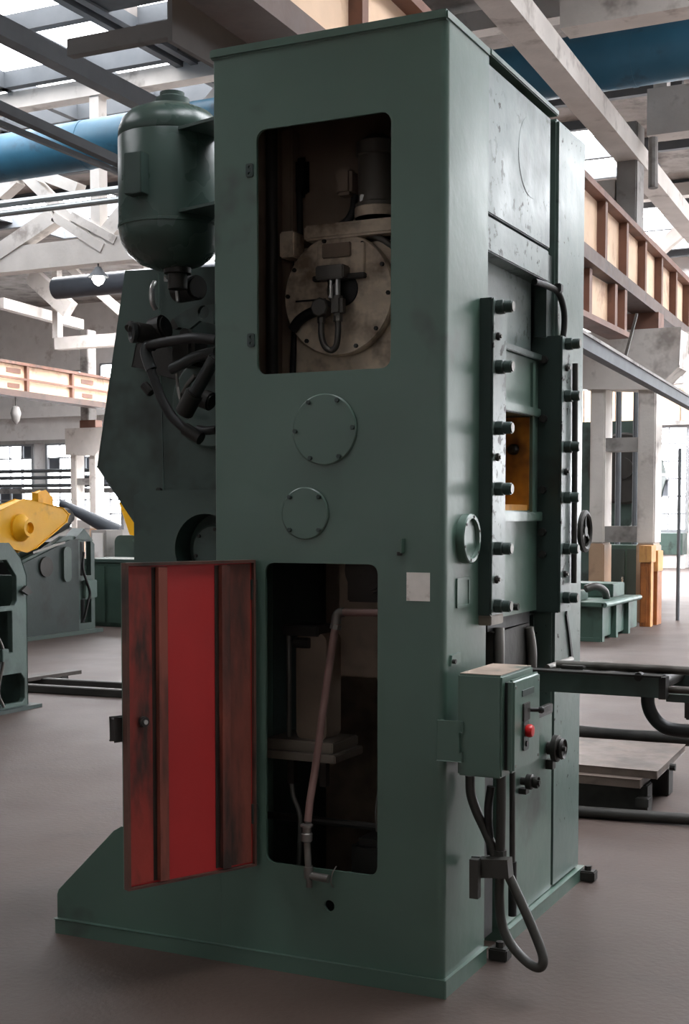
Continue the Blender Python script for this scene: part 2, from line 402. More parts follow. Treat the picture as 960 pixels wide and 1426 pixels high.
# ---- columns and crane beams
def column(x, y, label=None):
    """two-legged crane column: legs with painted feet, ties, wide head and upper shaft"""
    e = bpy.data.objects.new('column', None); COL.objects.link(e); e.location = (x, y, 0); e['kind'] = 'structure'
    PINV[e.name] = Matrix.Translation(-Vector((x, y, 0)))
    for s, w in ((-.40,.115),(.34,.133)):
        ob('leg', box(x+s-w,x+s+w,y-.22,y+.22,1.17,3.5,bev=.02), CONC, e)
        ob('leg_foot', box(x+s-w-.004,x+s+w+.004,y-.224,y+.224,0,1.17,bev=.02), CONCB, e)
    ob('tie', box(x-.29,x+.21,y-.18,y+.18,1.19,1.43), CONCG, e)
    ob('tie', box(x-.29,x+.21,y-.18,y+.18,2.55,2.75), CONCG, e)
    ob('head', B().prism([(x-.62,3.5),(x+.46,3.45),(x+.82,3.75),(x+.82,4.3),(x-.62,4.3)], [], XZ, y-.3, y+.3).bevel(.02,1).done(30), CONC, e)
    ob('shaft', box(x-.19,x+.12,y-.1,y+.35,4.3,7.4,bev=.02), CONCG, e)
    ob('bearing', box(x-.1,x+.5,y-.25,y+.1,4.3,4.56), BROWN, e)
    return e
column(-3.38, 15.9)
column(-3.5, 28.0)
GX = lambda y: -2.77 - .048*(y-11.27)
def crane_beam(gx, y0, y1, h, step, back=-.42, name='crane_beam'):
    e = bpy.data.objects.new(name, None); COL.objects.link(e); e.location = (gx(y0), y0, 4.84); e['kind'] = 'structure'
    PINV[e.name] = Matrix.Translation(-Vector(e.location))
    def strip(nm, off0, off1, z0, z1, m):
        a, b = gx(y0), gx(y1)
        ob(nm, B().hexa([(a+off0,y0,z0),(a+off1,y0,z0),(b+off1,y1,z0),(b+off0,y1,z0),(a+off0,y0,z1),(a+off1,y0,z1),(b+off1,y1,z1),(b+off0,y1,z1)]).done(0), m, e)
    strip('web', -.10, -.06, h+.17, h+.88, BEIGE)
    strip('top_flange', -.24, .08, h+.88, h+.96, BROWN)
    strip('bottom_flange', back, .06, h, h+.17, FLANGEM)
    y = y0 + .5
    while y < y1:
        x = gx(y)
        ob('rib', box(x-.06, x+.05, y-.05, y+.05, h+.17, h+.88), BROWN, e); y += step
    return e
crane_beam(GX, -9, 31, 4.56, 1.3, -.30)
sub = bpy.data.objects.new('crane_beam', None); COL.objects.link(sub); sub.location = (-2.93, 11, 4.0); sub['kind'] = 'structure'; PINV[sub.name] = Matrix.Translation(-Vector(sub.location))
ob('web', box(-2.96,-2.92,8,13.6,4.0,4.55), BEIGE, sub); ob('flange', box(-3.08,-2.78,8,13.6,3.93,4.0), BROWN, sub)
for y in (9.4,10.6,11.8,13.0,13.5): ob('rib', box(-2.92,-2.82,y-.06,y+.06,4.0,4.55), BROWN, sub)
LX = lambda y: -23.0 - .05*(y-25)
lb = crane_beam(LX, 8, 36.5, 4.9, 2.2)
ob('mid_rail', bar((LX(8)+.02,8,5.4),(LX(36.5)+.02,36.5,5.4),.05,.06), BROWN, lb)
for y in (25.6,29.2):                                       # painted marks on the web
    ob('painted_mark', box(LX(y)-.06,LX(y)-.03,y-.35,y+.25,5.55,5.68), BROWN, lb); ob('painted_mark', box(LX(y)-.06,LX(y)-.03,y-.3,y+.2,5.14,5.26), BROWN, lb)
column(-24.2, 30.4)
column(-24.4, 18.0)

# ---- roof beams and trusses
def strip_beam(name, p, q, z0, z1, w, m=CONC):
    p, q = Vector(p), Vector(q); d = (q-p).normalized(); n = Vector((-d.y, d.x, 0))*w/2
    return struct(name, B().hexa([Vector((a.x,a.y,z0)) for a in (p-n,q-n,q+n,p+n)] + [Vector((a.x,a.y,z1)) for a in (p-n,q-n,q+n,p+n)]).done(0), m)
def along(p, q, y): t = (y-p[1])/(q[1]-p[1]); return (p[0]+(q[0]-p[0])*t, y, 0)
bl0, bl1 = (-3.122, 9.081, 6.83), (-3.4, 15.728, 6.83)
strip_beam('roof_beam', along(bl0,bl1,-6), along(bl0,bl1,36), 6.83, 7.12, .34)
strip_beam('roof_beam', (-3.2,11.9,0), (12,11.7,0), 7.4, 8.3, .4)
strip_beam('roof_beam', (-3.1,15.9,0), (17,15.9,0), 7.13, 7.8, .4)
strip_beam('roof_beam', (-22.8,6.2,0), (-3.3,6.2,0), 8.7, 9.3, .4)
hd = struct('bracket_beam', B().prism([(2.92,4.47),(4.9,4.47),(5.3,4.84),(2.92,4.84)], [], YZ, -2.985, -2.95).done(0), CONCD)
ob('bracket_rib', box(-2.95,-2.9,3.9,4.0,4.5,4.84), PURLIN, hd)
p0, p1 = (-3.013, 3, 4.572), (-3.776, 3, 4.556)
struct('bracket_beam', bar(p0, (p1[0],3.0,p0[2]), .07, .105), CONCD)
def truss(y, x0, x1, zb, zt, n, name='truss_beam', w=.32, chord=.46):
    e = bpy.data.objects.new(name, None); COL.objects.link(e); e.location = ((x0+x1)/2, y, zb); e['kind'] = 'structure'
    PINV[e.name] = Matrix.Translation(-Vector(e.location))
    ob('bottom_chord', box(x0,x1,y-w/2,y+w/2,zb,zb+chord), CONC, e)
    ob('top_chord', box(x0,x1,y-w/2,y+w/2,zt-.3,zt), CONC, e)
    dx = (x1-x0)/n
    for i in range(n):
        a, b = (zb+chord-.05, zt-.2) if i % 2 else (zt-.2, zb+chord-.05)
        ob('diagonal', bar((x0+i*dx+.1,y,a),(x0+(i+1)*dx-.1,y,b), w*.8, .30 if i % 2 else .2, up=(0,0,1)), CONC, e)
        ob('post', box(x0+i*dx-.1,x0+i*dx+.1,y-w*.38,y+w*.38,zb+chord,zt-.3), CONC, e)
    return e
ta = truss(16.0, -22.6, -3.6, 6.13, 9.4, 6)
for a, b, w in (((78,302),(2,353),.30),((80,303),(148,347),.17),((104,302),(166,336),.15),((0,268),(24,246),.34),((58,243),(112,264),.2)):
    pa, pb = {(78,302):(-14.03, 15.95, 7.063),(80,303):(-13.997, 15.95, 7.046),(104,302):(-13.607, 15.95, 7.022),(0,268):(-15.327, 15.95, 7.639),(58,243):(-14.347, 15.95, 7.863)}[a], {(2,353):(-15.314, 15.95, 6.507),(148,347):(-12.913, 15.95, 6.381),(166,336):(-12.63, 15.95, 6.496),(24,246):(-14.915, 15.95, 7.886),(112,264):(-13.472, 15.95, 7.498)}[b]
    ob('brace', bar(pa, pb, .26, w), CONC, ta)
tb = truss(28.2, -23.6, -4.0, 6.5, 9.4, 6, chord=.35)
ob('brace', bar((-24.19, 27.8, 8.665), (-22.813, 27.8, 7.564), .3, .5), CONC, tb)
struct('tie_beam', bar((-23.927, 26.041, 7.6), (-24.519, 30.528, 7.6), .25, .3), CONC)
tr = truss(16.2, -3.0, 12, 7.2, 9.4, 5, chord=.5)
for k in range(5):
    struct('roof_beam', box(-23,-3.6,20.4+k*3.9,20.55+k*3.9,9.2,9.5), PURLIN)
for i, (a, b) in enumerate((((-7.496, 6.735, 6.475), (-7.576, 9.592, 6.475)), ((-8.161, 7.504, 5.99), (-8.308, 9.879, 5.99)), ((-8.342, 7.716, 5.9), (-8.407, 10.016, 5.9)))):
    a, b = Vector(a), Vector(b); d = (b-a).normalized()
    struct('tie_beam', bar(a-d*6, b+d*7, (.17,.11,.06)[i], (.20,.11,.06)[i]), PURLIN)
# dark trunking behind the truss and beside the runway
dd = empty('air_duct', (-14,22,6.5), 'dark grey air duct passing behind the lower truss chord', 'duct')
for x in (-17.5,-14,-10): ob('hanger', cyl((x,22,7.024),(x,22,9.52),.02,seg=6), DARK, dd)
ob('duct_shell', cyl((-18.781,22,7.024),(-8,22,7.024),.26,seg=20), DUCTM, dd)

# ---- pipes under the roof
e = empty('blue_pipe', (-3.4,14,7.65), 'thick blue overhead pipe running across the hall behind the press', 'pipe')
ob('pipe_shell', cyl((-30,14,7.45),(9,14,7.83),.385,seg=40), BLUE, e)
for x in (-21.5,-17,-14.6,-11.9,-9,-6,-2.9,0,3):
    z = 7.45+(x+30)/39*.38
    ob('weld_band', cyl((x,14,z),(x+.06,14,z),.392,seg=40), BLUE, e)
for i, (z, r) in enumerate(((6.56,.06),(6.41,.05))):
    thing('steel_pipe', cyl((-24,13,z+.03),(-6,13,z-.02),r,seg=10), GALV, 'thin galvanised pipe under the blue pipe, %s of the pair' % ('upper','lower')[i], 'pipe', 'galvanised pipes under the roof')
e = empty('cable_rail', (-3,14,3.5), 'slim grey cable rail slanting past the concrete column', 'rail')
ca, cb = Vector((-1.803, 7.934, 3.15)), Vector((-2.291, 15.007, 3.15)); d = (cb-ca).normalized()
ob('rail', bar(ca-d*6, cb+d*8, .1, .12), PURLIN, e)
ob('rail_cap', bar(ca-d*6+Vector((0,0,.075)), cb+d*8+Vector((0,0,.075)), .14, .03), CONCG, e)
ob('hanger', bar((-1.922, 9.842, 3.15), (-2.315, 12.012, 4), .03, .03), DARK, e)
thing('downpipe', cyl((-2.993, 15.649, 7.073), (-2.975, 15.612, 6.343), .07, seg=10), CONCG, 'grey downpipe beside the top of the concrete column', 'pipe')
for k, px in enumerate(((-4.106, 18.198, 3.008), (-3.846, 18.325, 3.008))):
    thing('drop_pipe', cyl((px[0],px[1],0),(px[0],px[1],3.9),.05,seg=8), PURLIN, 'dark vertical drop pipe between the column legs, %s one' % ('left','right')[k], 'pipe', 'drop pipes by the column')
bb = (-2.684, 16.309, 0)
thing('standpipe', cyl((bb[0],bb[1],0),(bb[0],bb[1],2.6),.028,seg=8), PURLIN, 'thin grey standpipe rising from the floor by the far windows', 'pipe')
def pendant(p, ztop, r, label):
    x, y, z = p; e = empty('pendant_lamp', (x,y,z), label, 'lamp', 'pendant lamps')
    ob('cord', cyl((x,y,z+r*.9),(x,y,ztop),.015,seg=6), DARK, e)
    ob('lamp_shade', B().lathe([(.05,r*.95),(r*.35,r*.8),(r*.8,.25*r),(r,0),(r*.94,0),(r*.7,.22*r),(.04,.75*r)], (x,y,z), seg=20).done(), PURLIN, e)
    ob('bulb', B().lathe([(0,-r*.85),(r*.4,-.6*r),(r*.62,-.2*r),(r*.5,.1*r),(.04,.3*r)], (x,y,z), seg=16).done(), LAMPM, e)
lp = (-13.057, 15.9, 5.885)
pendant(lp, 6.14, .19, 'pendant lamp with lit bulb below the white truss chord')
lq = (-23.213, 25.798, 4.4)
e = empty('floodlight', lq, 'grey floodlight hanging under the distant brown girder', 'lamp')
ob('housing', B().lathe([(.02,-.26),(.1,-.16),(.15,.05),(.1,.22),(.02,.26)], lq, seg=14).done(), CONCG, e)
ob('suspension_rod', cyl((lq[0],lq[1],lq[2]+.25),(lq[0],lq[1],4.902),.02,seg=6), DARK, e)
# ================================================================== the press
PR = empty('stamping_press', (-.44,.8,0), 'tall green stamping press with an open red door on its side', 'press')
bolt_f = hexbolt(.0085,.014,(0,-1,0)); bolt_r = hexbolt(.0085,.014,(1,0,0))
# --- frame
b = B().box(-.874,0,0,.394,.055,3.18)
ed = [e for e in b.bm.edges if abs(e.verts[0].co.x) < 1e-5 and abs(e.verts[1].co.x) < 1e-5 and abs(e.verts[0].co.y) < 1e-5 and abs(e.verts[1].co.y) < 1e-5]
bmesh.ops.bevel(b.bm, geom=ed, offset=.026, segments=6, affect='EDGES', profile=.5)
ed = [e for e in b.bm.edges if all(abs(v.co.x+.874) < 1e-5 and abs(v.co.y) < 1e-5 for v in e.verts)]
bmesh.ops.bevel(b.bm, geom=ed, offset=.007, segments=3, affect='EDGES', profile=.5)
fu = cut(b.done(0), [box(-.862,-.02,.012,.5,.09,3.1),
    B().prism(rrect(-.702,-.195,2.085,2.918,.035), [], XZ, -.1, .05).done(0),
    B().prism(rrect(-.673,-.241,.377,1.434,.032), [], XZ, -.1, .05).done(0),
    B().prism(circ(-.423,.252,.02,20), [], XZ, -.1, .05).done(0)])
front = ob('upright', fu, GREEN, PR)
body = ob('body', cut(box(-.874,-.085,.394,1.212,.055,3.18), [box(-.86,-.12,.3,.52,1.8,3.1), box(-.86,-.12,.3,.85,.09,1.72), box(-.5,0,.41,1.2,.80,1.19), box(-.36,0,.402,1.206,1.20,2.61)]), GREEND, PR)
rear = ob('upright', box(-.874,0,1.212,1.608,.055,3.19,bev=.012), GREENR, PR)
ob('top_cap', box(-.886,.004,-.008,.40,3.18,3.214,bev=.006), GREEN, PR)
ob('top_edge_strip', box(-.874,.006,.40,1.20,3.19,3.214,bev=.004), GREEN, PR)
ob('crown_panel', box(-.09,-.006,.398,1.128,2.655,3.165,bev=.004), GREENW, PR)
ob('crown_band', box(-.09,-.010,.398,1.128,2.525,2.648,bev=.004), GREENW, PR)
cd = ob('round_cover', B().prism(circ(.885,2.955,.150,48), [], YZ, -.007, -.0052).done(30), GREENW, PR)
ob('cover_gap', B().prism([(.885+.152*math.cos(R(a)),2.955+.152*math.sin(R(a))) for a in range(180,262,6)]+[(.885+(.152+.006*math.sin(R((a-180)*2.2)))*math.cos(R(a)),2.955+(.152+.006*math.sin(R((a-180)*2.2)))*math.sin(R(a))) for a in range(258,180,-6)], [], YZ, -.0065, -.0055).done(0), BLACK, cd)
# base
fl = B().prism([(-1.592,-.02),(.015,-.02),(.015,.385),(-.08,.385),(-.08,.62),(.018,.62),(.018,1.62),(-.89,1.62),(-.89,.3),(-1.592,.3)], [], XY, -.006, .057).bevel(.004,1).done(30)
ob('base_flange', fl, GREEN, PR)
ob('base_foot', B().prism([(-1.592,.055),(-.86,.055),(-.86,.44),(-1.29,.44),(-1.325,.42),(-1.585,.165),(-1.592,.145)], [], XZ, -.0008, .10).done(30), GREEN, PR)
for x, y in ((.045,1.60),(.045,.44),(-1.5,.31)):
    l = ob('anchor_lug', box(x-.035,x+.035,y-.03,y+.03,0,.045,bev=.005), DARK, PR)
    ob('anchor_nut', cyl((x,y,.045),(x,y,.065),.016,seg=6), DARK, l)
ob('floor_pad', box(-.02,.0,-.01,.05,0,.008), DARK, PR)
# --- round covers on the side
def cover(x, z, r, n, a0, rb, nm='cover_plate'):
    c = ob(nm, B().lathe([(r-.003,0),(r,.003),(r,.006),(r-.004,.009)], (x,0,z), (0,-1,0), 48).done(30), GREEN, PR)
    for i in range(n):
        a = R(a0 + 360*i/n)
        ob('bolt', bolt_f, GREEND, c, loc=(x+rb*math.cos(a), -.009, z+rb*math.sin(a)))
    return c
cover(-.438,1.889,.121,6,2,.109)
cover(-.513,1.605,.090,4,45,.080)
ring = ob('ring_cover', B().lathe([(.084,0),(.084,.026),(.080,.03),(.068,.03),(.066,.018),(0,.018)], (0,.178,1.52), (1,0,0), 40).done(30), GREEN, PR)
for i in range(6):
    a = R(20+60*i); ob('screw', cyl((.028,.178+.074*math.cos(a),1.52+.074*math.sin(a)),(.0315,.178+.074*math.cos(a),1.52+.074*math.sin(a)),.005,seg=8), DARK, ring)
np_ = ob('name_plate_frame', B().prism(rrect(.10,.215,1.288,1.388,.004,2), [rrect(.108,.207,1.297,1.38,.003,2)], YZ, 0, .006).done(30), GREEN, PR)
ob('name_plate', box(0,.003,.106,.209,1.295,1.382), GREEN, np_)
ob('notice_sheet', box(-.135,-.052,-.003,-.0005,1.316,1.41), PAPER, PR, 'blank white paper sheet stuck to the green side')
hk = ob('latch_bracket', box(-.163,-.143,-.016,0,1.478,1.518,bev=.003), GREEN, PR)
ob('latch_pin', cyl((-.153,-.02,1.466),(-.153,-.02,1.478),.009,seg=10), DARK, hk)
ob('latch_rib', box(-.147,-.142,-.03,0,1.474,1.522), GREEN, hk)
for x, z in ((-.727,2.785),(-.724,2.205)):
    h = ob('hinge_plate', B().prism(rrect(x-.014,x+.014,z-.023,z+.023,.006,3), [circ(x,z+.011,.005,10),circ(x,z-.011,.005,10)], XZ, -.006, 0).done(30), GREEND, PR)
# --- upper compartment
ob('lining_panel', box(-.858,-.13,.508,.518,1.82,3.08), LINING, PR)
ob('lining_panel', box(-.861,-.852,.02,.507,1.82,3.08), LINING, PR)
ob('inner_shelf', box(-.85,-.13,.02,.5,1.76,1.80), LINING, PR)
ob('guide_post', cyl((-.825,.33,1.8),(-.825,.33,3.05),.022,seg=12), DARK, PR)
ob('guide_rail', box(-.846,-.80,.44,.505,1.8,3.05,bev=.006), LINING, PR)
ob('dark_plate', box(-.845,-.75,.47,.505,2.80,2.95,bev=.02), BLACK, PR)
ob('hanging_cable', tube([(-.78,.46,2.82),(-.77,.45,2.65),(-.77,.45,2.45),(-.79,.43,2.2),(-.79,.43,1.82)], .012), BLACK, PR)
gh = ob('gear_housing', box(-.79,-.14,.42,.507,2.05,2.60,bev=.02), CAST_LIT, PR)
ob('housing_ledge', box(-.71,-.14,.36,.43,2.61,2.665,bev=.008), CAST_LIT, gh)
ob('corner_block', box(-.795,-.735,.33,.42,2.55,2.645,bev=.006), CAST_LIT, gh)
ob('curved_lip', tube([(-.52+.235*math.cos(R(a)),.40,2.39+.235*math.sin(R(a))) for a in range(-10,95,10)], .012, smooth=False), STEEL, gh)
DX, DY, DZ = -.577, .375, 2.406
dk = ob('flange_disc', B().lathe([(.217,0),(.222,.006),(.222,.035),(.217,.042)], (DX,.42,DZ), (0,-1,0), 56).done(30), CAST_LIT, PR)
for i, a in enumerate((105,60,28,-2,-40,-68,-128,178,150)):
    ob('bolt', bolt_f, DARK, dk, loc=(DX+.205*math.cos(R(a)), .378, DZ+.205*math.sin(R(a))))
ob('mounting_plate', box(-.672,-.48,.366,.378,2.45,2.57,bev=.003), CAST_LIT, dk)
ob('cover_strip', box(-.645,-.53,.354,.368,2.52,2.572,bev=.003), LINING, dk)
ob('cross_bar', box(-.678,-.468,.34,.368,2.437,2.456,bev=.003), DARK, dk)
ob('valve_block', box(-.648,-.534,.305,.366,2.435,2.485,bev=.005), STEEL, dk)
ob('bore', cyl((-.57,.376,2.405),(-.57,.37,2.405),.062,seg=28), BLACK, dk)
for x in (-.598,-.572): ob('pipe_stub', cyl((x,.335,2.44),(x,.335,2.37),.012,seg=12), BRIGHT, dk)
ob('elbow_fitting', B().cyl((-.63,.30,2.335),(-.63,.352,2.335),.036,seg=8).bevel(.005,1,.9).done(30), STEEL, dk)
ob('elbow_fitting', B().box(-.583,-.537,.295,.345,2.30,2.375).bevel(.012,2).done(30), STEEL, dk)
ob('hose_nut', cyl((-.562,.32,2.302),(-.562,.32,2.282),.018,seg=8), STEEL, dk)
ob('hose_nut', cyl((-.632,.325,2.302),(-.632,.325,2.282),.016,seg=8), STEEL, dk)
ob('loop_hose', tube([(-.632,.325,2.29),(-.632,.325,2.24),(-.62,.325,2.20),(-.595,.325,2.18),(-.572,.325,2.195),(-.562,.32,2.24),(-.562,.32,2.29)], .0115), STEEL, dk)
ob('side_hose', tube([(-.66,.345,2.33),(-.70,.35,2.32),(-.74,.355,2.30),(-.77,.36,2.27)], .02), BLACK, dk)
ob('groove_line', box(-.765,-.64,.374,.378,2.372,2.378), BLACK, dk)
for c in dk.children:
    if not c.name.startswith('bolt'): c.location = (.015,0,.018)
mo = ob('gear_motor', B().lathe([(.082,.0),(.082,.05),(.074,.055),(.072,.075),(.071,.08),(.071,.22),(.078,.225),(.078,.27),(.06,.28),(.03,.30)], (-.44,.43,2.678), (0,0,1), 32).done(30), MOTORM, PR)
ob('motor_plate', box(-.48,-.435,.362,.37,2.71,2.755,bev=.002), BRIGHT, mo)
ob('bearing_flange', B().lathe([(.082,0),(.084,.004),(.084,.034),(.08,.04)], (-.44,.43,2.678), (0,0,1), 32).done(30), CAST_LIT, mo)
ob('terminal_box', box(-.585,-.52,.37,.44,2.765,2.86,bev=.012), LINING, mo)
ob('cable_arm', tube([(-.53,.43,2.77),(-.535,.42,2.71),(-.57,.41,2.665),(-.65,.405,2.65),(-.72,.40,2.645)], .016), BLACK, mo)
for x in (-.46,-.42): ob('eye_nut', cyl((x,.42,2.92),(x,.42,2.97),.016,seg=8), DARK, mo)
# --- lower compartment
ob('lining_panel', box(-.858,-.13,.838,.848,.1,1.7), LINING, PR)
ob('lining_panel', box(-.58,-.16,.40,.42,1.0,1.68), LINING, PR)
ob('crank_case', B().cyl((-.42,.40,1.40),(-.42,.28,1.40),.085,seg=24).bevel(.01,2,.9).done(30), GREASE, PR)
ob('bracket_plate', box(-.53,-.36,.36,.40,1.28,1.37,bev=.006), GREASE, PR)
pu = ob('pump_cylinder', B().prism(rrect(-.70,-.575,.77,1.165,.03), [], XZ, .28, .40).bevel(.008,1).done(30), LINING, PR)
ob('pump_cap', box(-.75,-.60,.26,.40,1.155,1.195,bev=.006), DARK, pu)
ob('pump_table', box(-.80,-.52,.22,.44,.735,.775,bev=.005), CAST, pu)
ob('pump_table_edge', box(-.815,-.50,.20,.44,.705,.735,bev=.004), CAST, pu)
ob('tie_rod', cyl((-.735,.29,.775),(-.735,.29,1.16),.010,seg=10), STEEL, pu)
ob('side_fitting', cyl((-.70,.27,1.13),(-.64,.27,1.13),.02,seg=10), DARK, pu)
for x in (-.725,-.59): ob('table_post', box(x-.013,x+.013,.28,.31,.60,.705), GREASE, pu)
ob('drain_hose', tube([(-.725,.29,.60),(-.715,.285,.55),(-.69,.28,.5),(-.685,.28,.42),(-.70,.28,.12)], .009), STEEL, pu)
ob('cross_pipe', cyl((-.85,.33,.46),(-.14,.33,.46),.014,seg=10), DARK, PR)
ob('sump_block', box(-.52,-.16,.35,.7,.1,.40,bev=.03), DARK, PR)
ob('valve_fitting', B().cyl((-.36,.36,.93),(-.22,.36,.93),.035,seg=14).bevel(.006,1,.9).done(30), DARK, PR)
ob('valve_handle', cyl((-.30,.36,.93),(-.30,.31,.98),.02,seg=10), DARK, PR)
ob('thin_wire', tube([(-.33,.2,.62),(-.335,.19,.55),(-.33,.19,.48)], .003), STEEL, PR)
# --- slanted drain pipe with valve
dp = ob('drain_pipe', tube([(-.23,.055,1.268),(-.36,.055,1.266),(-.405,.052,1.264),(-.418,.05,1.252),(-.422,.048,1.22),(-.445,.035,1.05),(-.478,.01,.75),(-.49,-.012,.62),(-.494,-.024,.545)], .0135, seg=14, sub=8), RUSTP, PR)
ob('union_nut', cyl((-.4205,.049,1.222),(-.4235,.047,1.206),.021,seg=8), STEEL, dp)
ob('elbow', tube([(-.395,.055,1.2655),(-.410,.053,1.263),(-.419,.051,1.25),(-.421,.049,1.225)], .017, seg=14), STEEL, dp)
ob('union_nut', cyl((-.494,-.024,.545),(-.4945,-.026,.535),.013,seg=8), DARK, dp)
ob('collar', B().lathe([(.014,0),(.02,.004),(.02,.028),(.016,.032),(.016,.05),(.022,.052),(.022,.06),(.014,.064)], (-.4945,-.03,.475), (0,0,1), 16).done(30), STEEL, dp)
ob('pipe', cyl((-.494,-.03,.475),(-.487,-.032,.375),.012,seg=14), STEEL, dp)
tp = ob('drain_tap', B().cyl((-.488,-.032,.395),(-.486,-.032,.345),.017,seg=14).bevel(.005,2,.9).done(30), STEEL, PR)
ob('tap_spout', tube([(-.49,-.032,.36),(-.45,-.032,.358),(-.41,-.032,.356)], .0145, seg=12), STEEL, tp)
ob('tap_outlet', cyl((-.484,-.032,.345),(-.484,-.032,.318),.011,seg=12), STEEL, tp)
ob('wire_loop', tube([(-.385,-.02,.40),(-.395,-.03,.38),(-.402,-.03,.345),(-.398,-.02,.325)], .0025), STEEL, PR)
# --- open door
HX, HY = -.712, -.022; ddx, ddy = -.216, -.455; L = math.hypot(ddx, ddy); ux, uy = ddx/L, ddy/L; nx, ny = -uy, ux
if nx*(1.612-HX) + ny*(-4.058-HY) < 0: nx, ny = -nx, -ny
def DP(u, v, w): return (HX + ux*u + nx*w, HY + uy*u + ny*w, v)       # u from the hinge, v height, w towards the viewer
Z0, Z1 = .37, 1.44
dr = ob('door', B().prism([(0,Z0),(L,Z0),(L,Z1),(0,Z1)], [], DP, -.012, 0).done(0), RED, PR, 'open sheet metal door with red inner face')
ob('outer_skin', B().prism([(-.004,Z0-.004),(L+.004,Z0-.004),(L+.004,Z1+.004),(-.004,Z1+.004)], [], DP, -.018, -.0125).done(0), GREEN, dr, 'green outer face of the door')
ob('edge_rim', B().prism([(-.004,Z0-.004),(L+.004,Z0-.004),(L+.004,Z1+.004),(-.004,Z1+.004)], [[(.004,Z0+.004),(L-.006,Z0+.004),(L-.006,Z1-.006),(.004,Z1-.006)]], DP, -.0125, .016).done(0), RIMM, dr)
ob('worn_panel', B().prism([(L-.115,Z0+.01),(L-.01,Z0+.01),(L-.01,Z1-.01),(L-.115,Z1-.01)], [], DP, 0, .003).done(0), REDW, dr)
ob('worn_panel', B().prism([(.01,Z0+.01),(.105,Z0+.01),(.105,Z1-.01),(.01,Z1-.01)], [], DP, 0, .003).done(0), REDS, dr)
for u in (L-.145, .11):
    ob('stiffener', B().prism([(u,Z0+.012),(u+.032,Z0+.012),(u+.032,Z1-.012),(u,Z1-.012)], [], DP, .0, .026).bevel(.003,1).done(30), REDS, dr)
    ob('stiffener_groove', B().prism([(u+.033,Z0+.012),(u+.047,Z0+.012),(u+.047,Z1-.012),(u+.033,Z1-.012)], [], DP, .0, .004).done(0), GREASE, dr)
kn = ob('lock_knob', cyl(DP(L-.06,.92,.003), DP(L-.06,.92,.022), .018, seg=18, bev=.003), DARK, dr)
ob('lock_spindle', cyl(DP(L-.06,.92,.022), DP(L-.06,.92,.027), .008, seg=12), BRIGHT, kn)
ob('door_handle', B().prism([(L-.03,.86),(L+.03,.86),(L+.03,.935),(L-.03,.935)], [], DP, -.05, -.018).bevel(.004,1).done(30), DARK, dr)
for z in (1.34,.55): ob('hinge', cyl((HX+.004,HY+.004,z-.035),(HX+.004,HY+.004,z+.035),.013,seg=12), GREEND, dr)
# --- slide between the gibs
sl = ob('slide', cut(box(-.35,-.055,.41,1.20,1.215,2.235), [box(-.2,0,.66,1.05,1.617,1.99)]), GREEN, PR)
ob('slide_pocket_back', box(-.198,-.19,.655,1.055,1.61,2.0), ORANGE, sl)
ob('slide_pocket_side', box(-.199,-.058,1.043,1.0495,1.62,1.987), ORANGE, sl)
ob('slide_pocket_base', box(-.199,-.062,.665,1.04,1.617,1.64), ORANGE, sl)
ob('pocket_knob', B().lathe([(.022,0),(.022,.02),(.016,.03),(.008,.032)], (-.12,1.042,1.86), (0,-1,0), 16).done(), DARK, sl)
ob('slide_ledge', box(-.06,-.030,.42,1.14,1.575,1.612,bev=.003), GREEN, sl)
ob('slide_ledge', box(-.06,-.040,.42,1.14,1.992,2.025,bev=.003), GREEN, sl)
ob('slide_ledge', box(-.06,-.034,.42,1.14,2.215,2.24,bev=.003), GREEND, sl)
ob('pocket_post', box(-.056,-.045,1.05,1.08,1.6,2.2), GREEN, sl)
ob('slide_bolt', cyl((-.055,.86,1.245),(-.035,.86,1.245),.014,seg=8), DARK, sl)
ob('backing_plate', box(-.30,-.078,.404,1.12,2.245,2.60,bev=.004), GREENW, PR)
ob('gap_shade_strip', box(-.07,-.02,1.135,1.205,2.31,2.64), GREEND, PR)  # dark strip standing in for the shaded gap beside the panel
# --- gibs with adjusting bolts
def gib(y0, y1, x0, x1, z0, z1, yb, zs, zsm):
    g = ob('gib', box(x0,x1-.004,y0,y1,z0,z1,bev=.004), GREEND, PR)
    ob('gib_face', box(x1-.004,x1,y0+.002,y1-.002,z0+.002,z1-.002), GREENW, g)
    for z in zs:
        bt = ob('adjusting_bolt', B().cyl((x1,yb,z),(x1+.028,yb,z),.027,seg=6).bevel(.003,1,.9).done(30), GREEND, g)
        ob('bolt_shank', cyl((x1+.028,yb,z),(x1+.058,yb,z),.021,seg=16,bev=.003), GREEND, bt)
        ob('bolt_tip', cyl((x1+.058,yb,z),(x1+.060,yb,z),.017,seg=16), STEEL, bt)
    for z in zsm:
        sb = ob('set_screw', cyl((x1,yb,z),(x1+.012,yb,z),.014,seg=12,bev=.002), DARK, g)
        ob('screw_tip', cyl((x1+.012,yb,z),(x1+.018,yb,z),.007,seg=10), STEEL, sb)
    return g
gib(.315,.452,-.02,.050,1.25,2.345,.352,(2.315,2.11,1.90,1.69,1.483,1.283),(2.215,1.80,1.375))
g2 = gib(1.145,1.30,-.085,.045,1.205,2.315,1.195,(2.285,2.077,1.874,1.67,1.463,1.265),(2.19,1.774,1.36))
ob('lubrication_rod', tube([(.06,1.275,2.215),(.06,1.28,1.9),(.06,1.283,1.6),(.06,1.285,1.32)], .012), DARK, g2)
for z, y in ((2.22,1.146),(1.985,1.146),(1.70,1.146),(1.53,1.146),(1.44,1.146)):
    ob('side_bolt', cyl((-.03,y,z),(-.03,y-.022,z),.017,seg=8,bev=.003), DARK, g2)
ob('gib_foot', box(-.02,.046,.32,.45,1.215,1.25,bev=.003), CAST, PR)
